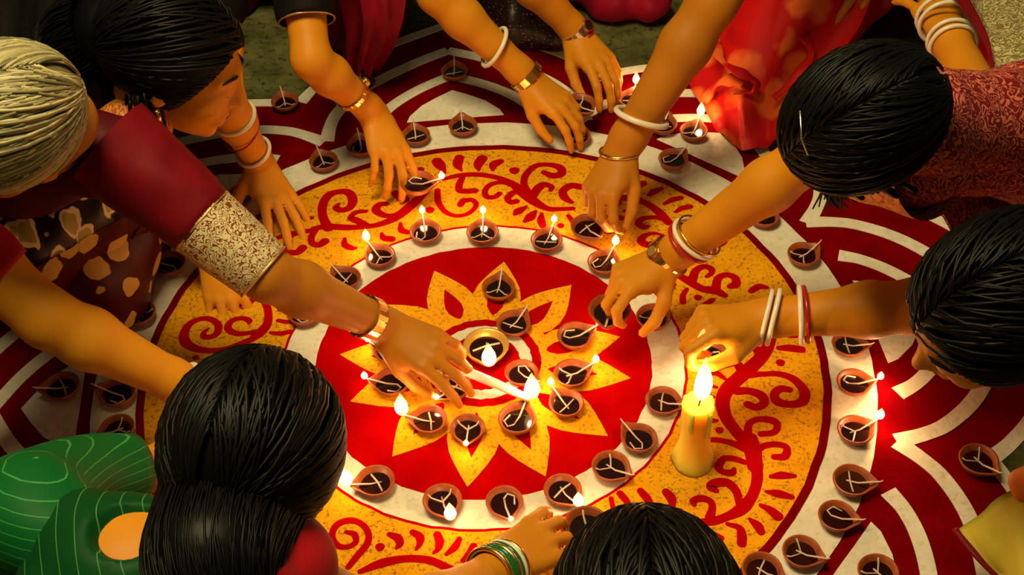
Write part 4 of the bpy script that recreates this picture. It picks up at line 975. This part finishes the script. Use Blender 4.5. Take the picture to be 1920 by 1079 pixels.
# --- woman at the upper right, dark bowed head
A7 = dict(S=at(1705, 315, .46), E=at(1520, 292, .365), W=at(1252, 484, .16), K=at(1185, 516, .155), side='R', pose='grip', n=(.1, .1, 1), r=1.0, sc=.98, nails=False)
A7b = dict(S=V(.92, .08, .46), E=at(1850, 235, .36), W=at(1778, 62, .36), K=at(1745, -10, .36), side='L', pose='flat', n=(0, -.3, 1), r=1.05)
hd = at(1622, 230, .575)
r, b, R, c = person('woman with bowed dark head in pink brocade, gripping a diya over the red disc', (hd, (-.58, .22, -.78), (-.42, -.64, .62)),
    A7b['S'], A7['S'], V(1.15, .16, .15), [V(.98, -.10, .13), V(1.0, .42, .13)], [A7, A7b], M['skin'], M['hair_black'], M['pink_red'], M['pink_red'],
    hair_kw=dict(nl=300, big=1.03), hs=.98)
ub = lambda t: A7b['S'] + (A7b['E'] - A7b['S']) * t
cloth_run(r, b, [(A7['S'] + A7b['S']) / 2, (A7['S'] + A7b['S']) / 2 * .2 + c * .8], [.076, .070], M['pink_red'], 'shoulder_drape', (.002, 60, (1, 0, 0), (0, 1, 0)), .007)
sleeve(r, b, [ub(-.1), ub(.4), ub(.9)], [.066, .058, .052], M['pink_red'])
u = lambda t: A7['S'] + (A7['E'] - A7['S']) * t
sleeve(r, b, [u(-.2), u(.1), u(.46)], [.066, .060, .053], M['orange_brocade'])
link_band(r, b, A7['E'], A7['W'], 1.0, .0325, .020, M['gold'], 12, (.010, -.3), M['gold_dull'])
bangle(r, b, A7['E'], A7['W'], .80, .0385, .0036, M['ivory'], tilt=(.1, 0, -.2)); bangle(r, b, A7['E'], A7['W'], .84, .0370, .0034, M['coral'], tilt=(.1, 0, -.2)); bangle(r, b, A7['E'], A7['W'], .765, .0390, .0018, M['gold'], tilt=(.1, 0, -.2))
for t_ in (.86, .93): bangle(r, b, A7b['E'], A7b['W'], t_, .037, .0036, M['ivory'])
for t_ in (1.12, 1.2): bangle(r, b, A7b['E'], A7b['W'], t_, .040, .0036, M['ivory'])
sheet(r, b, [[at(1800, -40, .43), at(1850, -40, .43), at(1990, -20, .45)], [at(1862, 90, .44), at(1885, 85, .45), V(.95, .10, .51)], [at(1872, 200, .43), at(1885, 195, .45), V(.93, .02, .51)]], M['gold_border'], 'pallu_border', wav=.002, freq=12)
sheet(r, b, [[at(1765, -40, .42), at(1800, -40, .425), at(1830, -40, .43)], [at(1850, 90, .43), at(1866, 88, .44), at(1880, 85, .437)], [at(1858, 190, .42), at(1868, 200, .43), at(1876, 205, .43)]], M['maroon'], 'pallu_edge', wav=.001, freq=6)
sheet(r, b, [[at(1745, 330, .40), at(1800, 260, .37), at(1875, 205, .35), at(1960, 170, .34)], [at(1760, 400, .38), at(1830, 330, .36), at(1900, 290, .35), at(1980, 250, .34)], [at(1800, 460, .33), at(1850, 420, .33), at(1930, 390, .33), at(2000, 350, .33)]], M['pink_red'], 'pallu', wav=.004, freq=24)
pp = []
for i in range(30):
    o = RNG.normal(size=3) * .013; q = catmull(np.array([L((c, R), .03, .075, -.02) + o, at(1560, 300, .40) + o, at(1555 + 12 * RNG.normal(), 345, .33) + o * .6, at(1570 + 14 * RNG.normal(), 385, .28) + o * .5]), 5); pp.append(tube(q, np.linspace(.004, .0012, len(q)), 5))
vv, ff = join(pp); mesh_obj('hair_lock', vv, [q for q in ff], M['hair_black'], r, b, attr=np.repeat(RNG.random(30), len(vv) // 30))
v, f = tube([L((c, R), .01, .02, .132), L((c, R), .005, .0, .136), L((c, R), -.01, -.03, .134)], .0016, 6); mesh_obj('hair_clip', v, f, M['steel'], r, b)

# --- woman at the right edge holding the taper
A8 = dict(S=V(.77, -.16, .37), E=at(1712, 575, .235), W=at(1422, 597, .205), K=at(1356, 602, .220), side='R', pose='fist', n=(0, .1, 1), r=.98, sc=1.02)
A8b = dict(S=V(.90, -.46, .39), E=V(.98, -.50, .22), W=V(1.03, -.40, .17), K=V(1.0, -.32, .16), side='L', pose='flat')
hd = at(1872, 585, .48)
r, b, R, c = person('black haired woman at the right edge with white bangles, hand above the candle', (hd, (-.80, -.14, -.50), (-.36, -.34, .80)),
    A8b['S'], A8['S'], V(1.2, -.36, .15), [V(1.02, -.14, .12), V(1.02, -.62, .12)], [A8, A8b], M['skin'], M['hair_black'], M['maroon_deep'], M['maroon_deep'], hair_kw=dict(nl=300, big=1.10), hs=1.0)
earring(r, b, L((c, R), -.004, .086, -.036), M['gold'], .04)
bangle(r, b, A8['E'], A8['W'], .725, .0410, .0040, M['ivory'], tilt=(0, .05, 0)); bangle(r, b, A8['E'], A8['W'], .69, .0400, .0034, M['coral'])
bangle(r, b, A8['E'], A8['W'], .90, .0400, .0040, M['ivory'], tilt=(0, .25, .2)); bangle(r, b, A8['E'], A8['W'], .95, .0400, .0036, M['ivory'], tilt=(0, .25, .2))

# --- woman at the bottom right in yellow
A9 = dict(S=V(.98, -.70, .43), E=V(1.06, -.62, .26), W=V(1.08, -.50, .22), K=V(1.06, -.43, .21), side='R', pose='flat')
r, b, R, c = person('woman in yellow green sari at the lower right corner, mostly out of the picture', (V(.98, -.86, .66), (-.7, .3, -.6), (-.4, .2, .85)),
    V(1.0, -1.0, .43), A9['S'], V(1.22, -.92, .15), [V(.98, -.62, .10), V(1.15, -.55, .12)], [A9], M['skin'], M['hair_black'], M['orange_cloth'], M['yellow_cloth'])
sheet(r, b, [[at(1960, 860, .16), at(1920, 900, .16), at(1860, 945, .14), at(1795, 995, .10)], [at(1990, 950, .19), at(1940, 985, .18), at(1890, 1010, .15), at(1830, 1035, .10)], [at(1990, 1050, .18), at(1950, 1090, .17), at(1910, 1100, .14), at(1870, 1080, .09)]], M['yellow_cloth'], 'pallu', wav=.002, freq=14)
v, f = tube(catmull(np.array([at(1792, 992, .10), at(1828, 1038, .10), at(1872, 1083, .09)]), 6), .006, 8, .5); mesh_obj('pallu_border', v, f, M['maroon'], r, b)
sleeve(r, b, [A9['S'], at(2050, 880, .30), at(1985, 895, .22), at(1912, 912, .17)], [.06, .05, .034, .022], M['orange_cloth'])

# --- head at the bottom edge
r, b, R, c = person('person with sleek black hair seen from behind at the bottom edge', (at(1214, 1205, .45), (.05, .72, -.62), (0, .50, .85)),
    V(.02, -.96, .39), V(.34, -.96, .39), V(.19, -1.18, .15), [V(.03, -.98, .12), V(.36, -.98, .12)],
    [dict(S=V(.02, -.96, .39), E=V(-.06, -.98, .2), W=V(.0, -.82, .16), K=V(.02, -.74, .15), side='L', pose='flat'), dict(S=V(.34, -.96, .39), E=V(.44, -.98, .2), W=V(.38, -.82, .16), K=V(.36, -.74, .15), side='R', pose='flat')],
    M['skin'], M['hair_black'], M['maroon'], M['crimson'], hair_kw=dict(nl=300, big=1.10), hs=1.0)

# --- woman in green at the bottom left
G_S, G_R = at(80, 975, .40), at(470, 1105, .40)
A10 = dict(S=G_R, E=at(770, 1165, .21), W=at(940, 1068, .125), K=at(1008, 1016, .110), side='R', pose='reach', n=(-.1, -.3, 1), r=.95)
A10b = dict(S=G_S, E=at(140, 905, .24), W=at(262, 882, .19), K=at(330, 850, .16), side='L', pose='hold', r=.9)
hd = at(482, 880, .45)
r, b, R, c = person('woman in green striped sari at the bottom left seen from behind', (hd, (.22, .72, -.64), (.12, .60, .78)),
    G_S, G_R, V(-.60, -1.02, .15), [V(-.38, -.95, .12), V(-.72, -.72, .12)], [A10, A10b], M['skin'], M['hair_black'], M['green'], M['green'],
    hair_kw=dict(nl=320, big=1.10, tail=[L((hd, frame((.22, .72, -.64), (.12, .60, .78))), -.03, .0, .03), at(440, 940, .455), at(400, 1050, .48), at(400, 1150, .46)], tail_r=[.030, .072, .064, .05]), hs=1.0,
    sub=[(at(236, 972, .490), .044)])
sleeve(r, b, [G_S + V(.06, -.05, .0), G_S + V(-.01, 0, .0), at(60, 945, .33), at(150, 900, .26), at(245, 880, .21)], [.05, .072, .066, .056, .048], M['green_plain'], 'sleeve')
for i, t_ in enumerate((.86, .92, .98)): bangle(r, b, A10b['E'], A10b['W'], t_, .036, .0035, (M['coral'], M['gold'], M['coral'])[i])
for i in range(7): bangle(r, b, A10['E'], A10['W'], .86 + .035 * i, .0365 - .0003 * i, .0034, (M['gold'], M['green_glass'], M['green_glass'], M['gold'], M['green_glass'], M['ivory'], M['gold'])[i])
cloth_run(r, b, [at(470, 1110, .44), at(530, 1060, .40), at(560, 1075, .36)], [.055, .05, .04], M['red_cloth'], 'shawl', (.003, 60, (1, 0, 0), (0, 1, 0)))
vv, ff = [], []
parts = []
for i in range(7):
    a = i * .9; p0 = at(532, 1000, .44); d = V(math.cos(a), math.sin(a), .3) * .013; parts.append(tube([p0, p0 + d * .6 + V(0, 0, .004), p0 + d], [.003, .0075, .003], 7, .6))
vv, ff = join(parts); mesh_obj('hair_flower', vv, ff, M['red_cloth'], r, b)

# --- bare arm with a red sleeve at the left edge
A11 = dict(S=at(-100, 440, .44), E=at(90, 598, .325), W=at(350, 726, .17), K=at(425, 765, .14), side='R', pose='hold', n=(0, -.2, 1), r=1.04)
A11b = dict(S=V(-.83, -.52, .46), E=V(-.88, -.50, .26), W=V(-.82, -.36, .16), K=V(-.77, -.31, .14), side='R', pose='flat')
r, b, R, c = person('person with a red sleeve at the left edge whose bare arm reaches inwards', (V(-.80, -.36, .70), (.7, .25, -.6), (.4, .1, .85)),
    A11['S'], A11b['S'], V(-1.08, -.50, .15), [V(-.92, -.26, .12), V(-.92, -.76, .12)], [A11, A11b], M['skin_light'], M['hair_black'], M['red_cloth'], M['red_cloth'])
u = lambda t: A11['S'] + (A11['E'] - A11['S']) * t
sleeve(r, b, [u(-.15), u(.2), u(.52)], [.066, .056, .051], M['red_cloth'])
bangle(r, b, A11['E'], A11['W'], .98, .0330, .0045, M['ivory'])
for nm, a in dict(A1=A1, A2=A2, A2b=A2b, A3=A3, A4=A4, A5=A5, A6=A6, A7=A7, A7b=A7b, A8=A8, A9=A9, A10=A10, A10b=A10b, A11=A11).items():
    print('ARM', nm, 'upper %.2f fore %.2f hand %.2f' % tuple(np.linalg.norm(np.asarray(a[i]) - np.asarray(a[j])) for i, j in (('S', 'E'), ('E', 'W'), ('W', 'K'))))
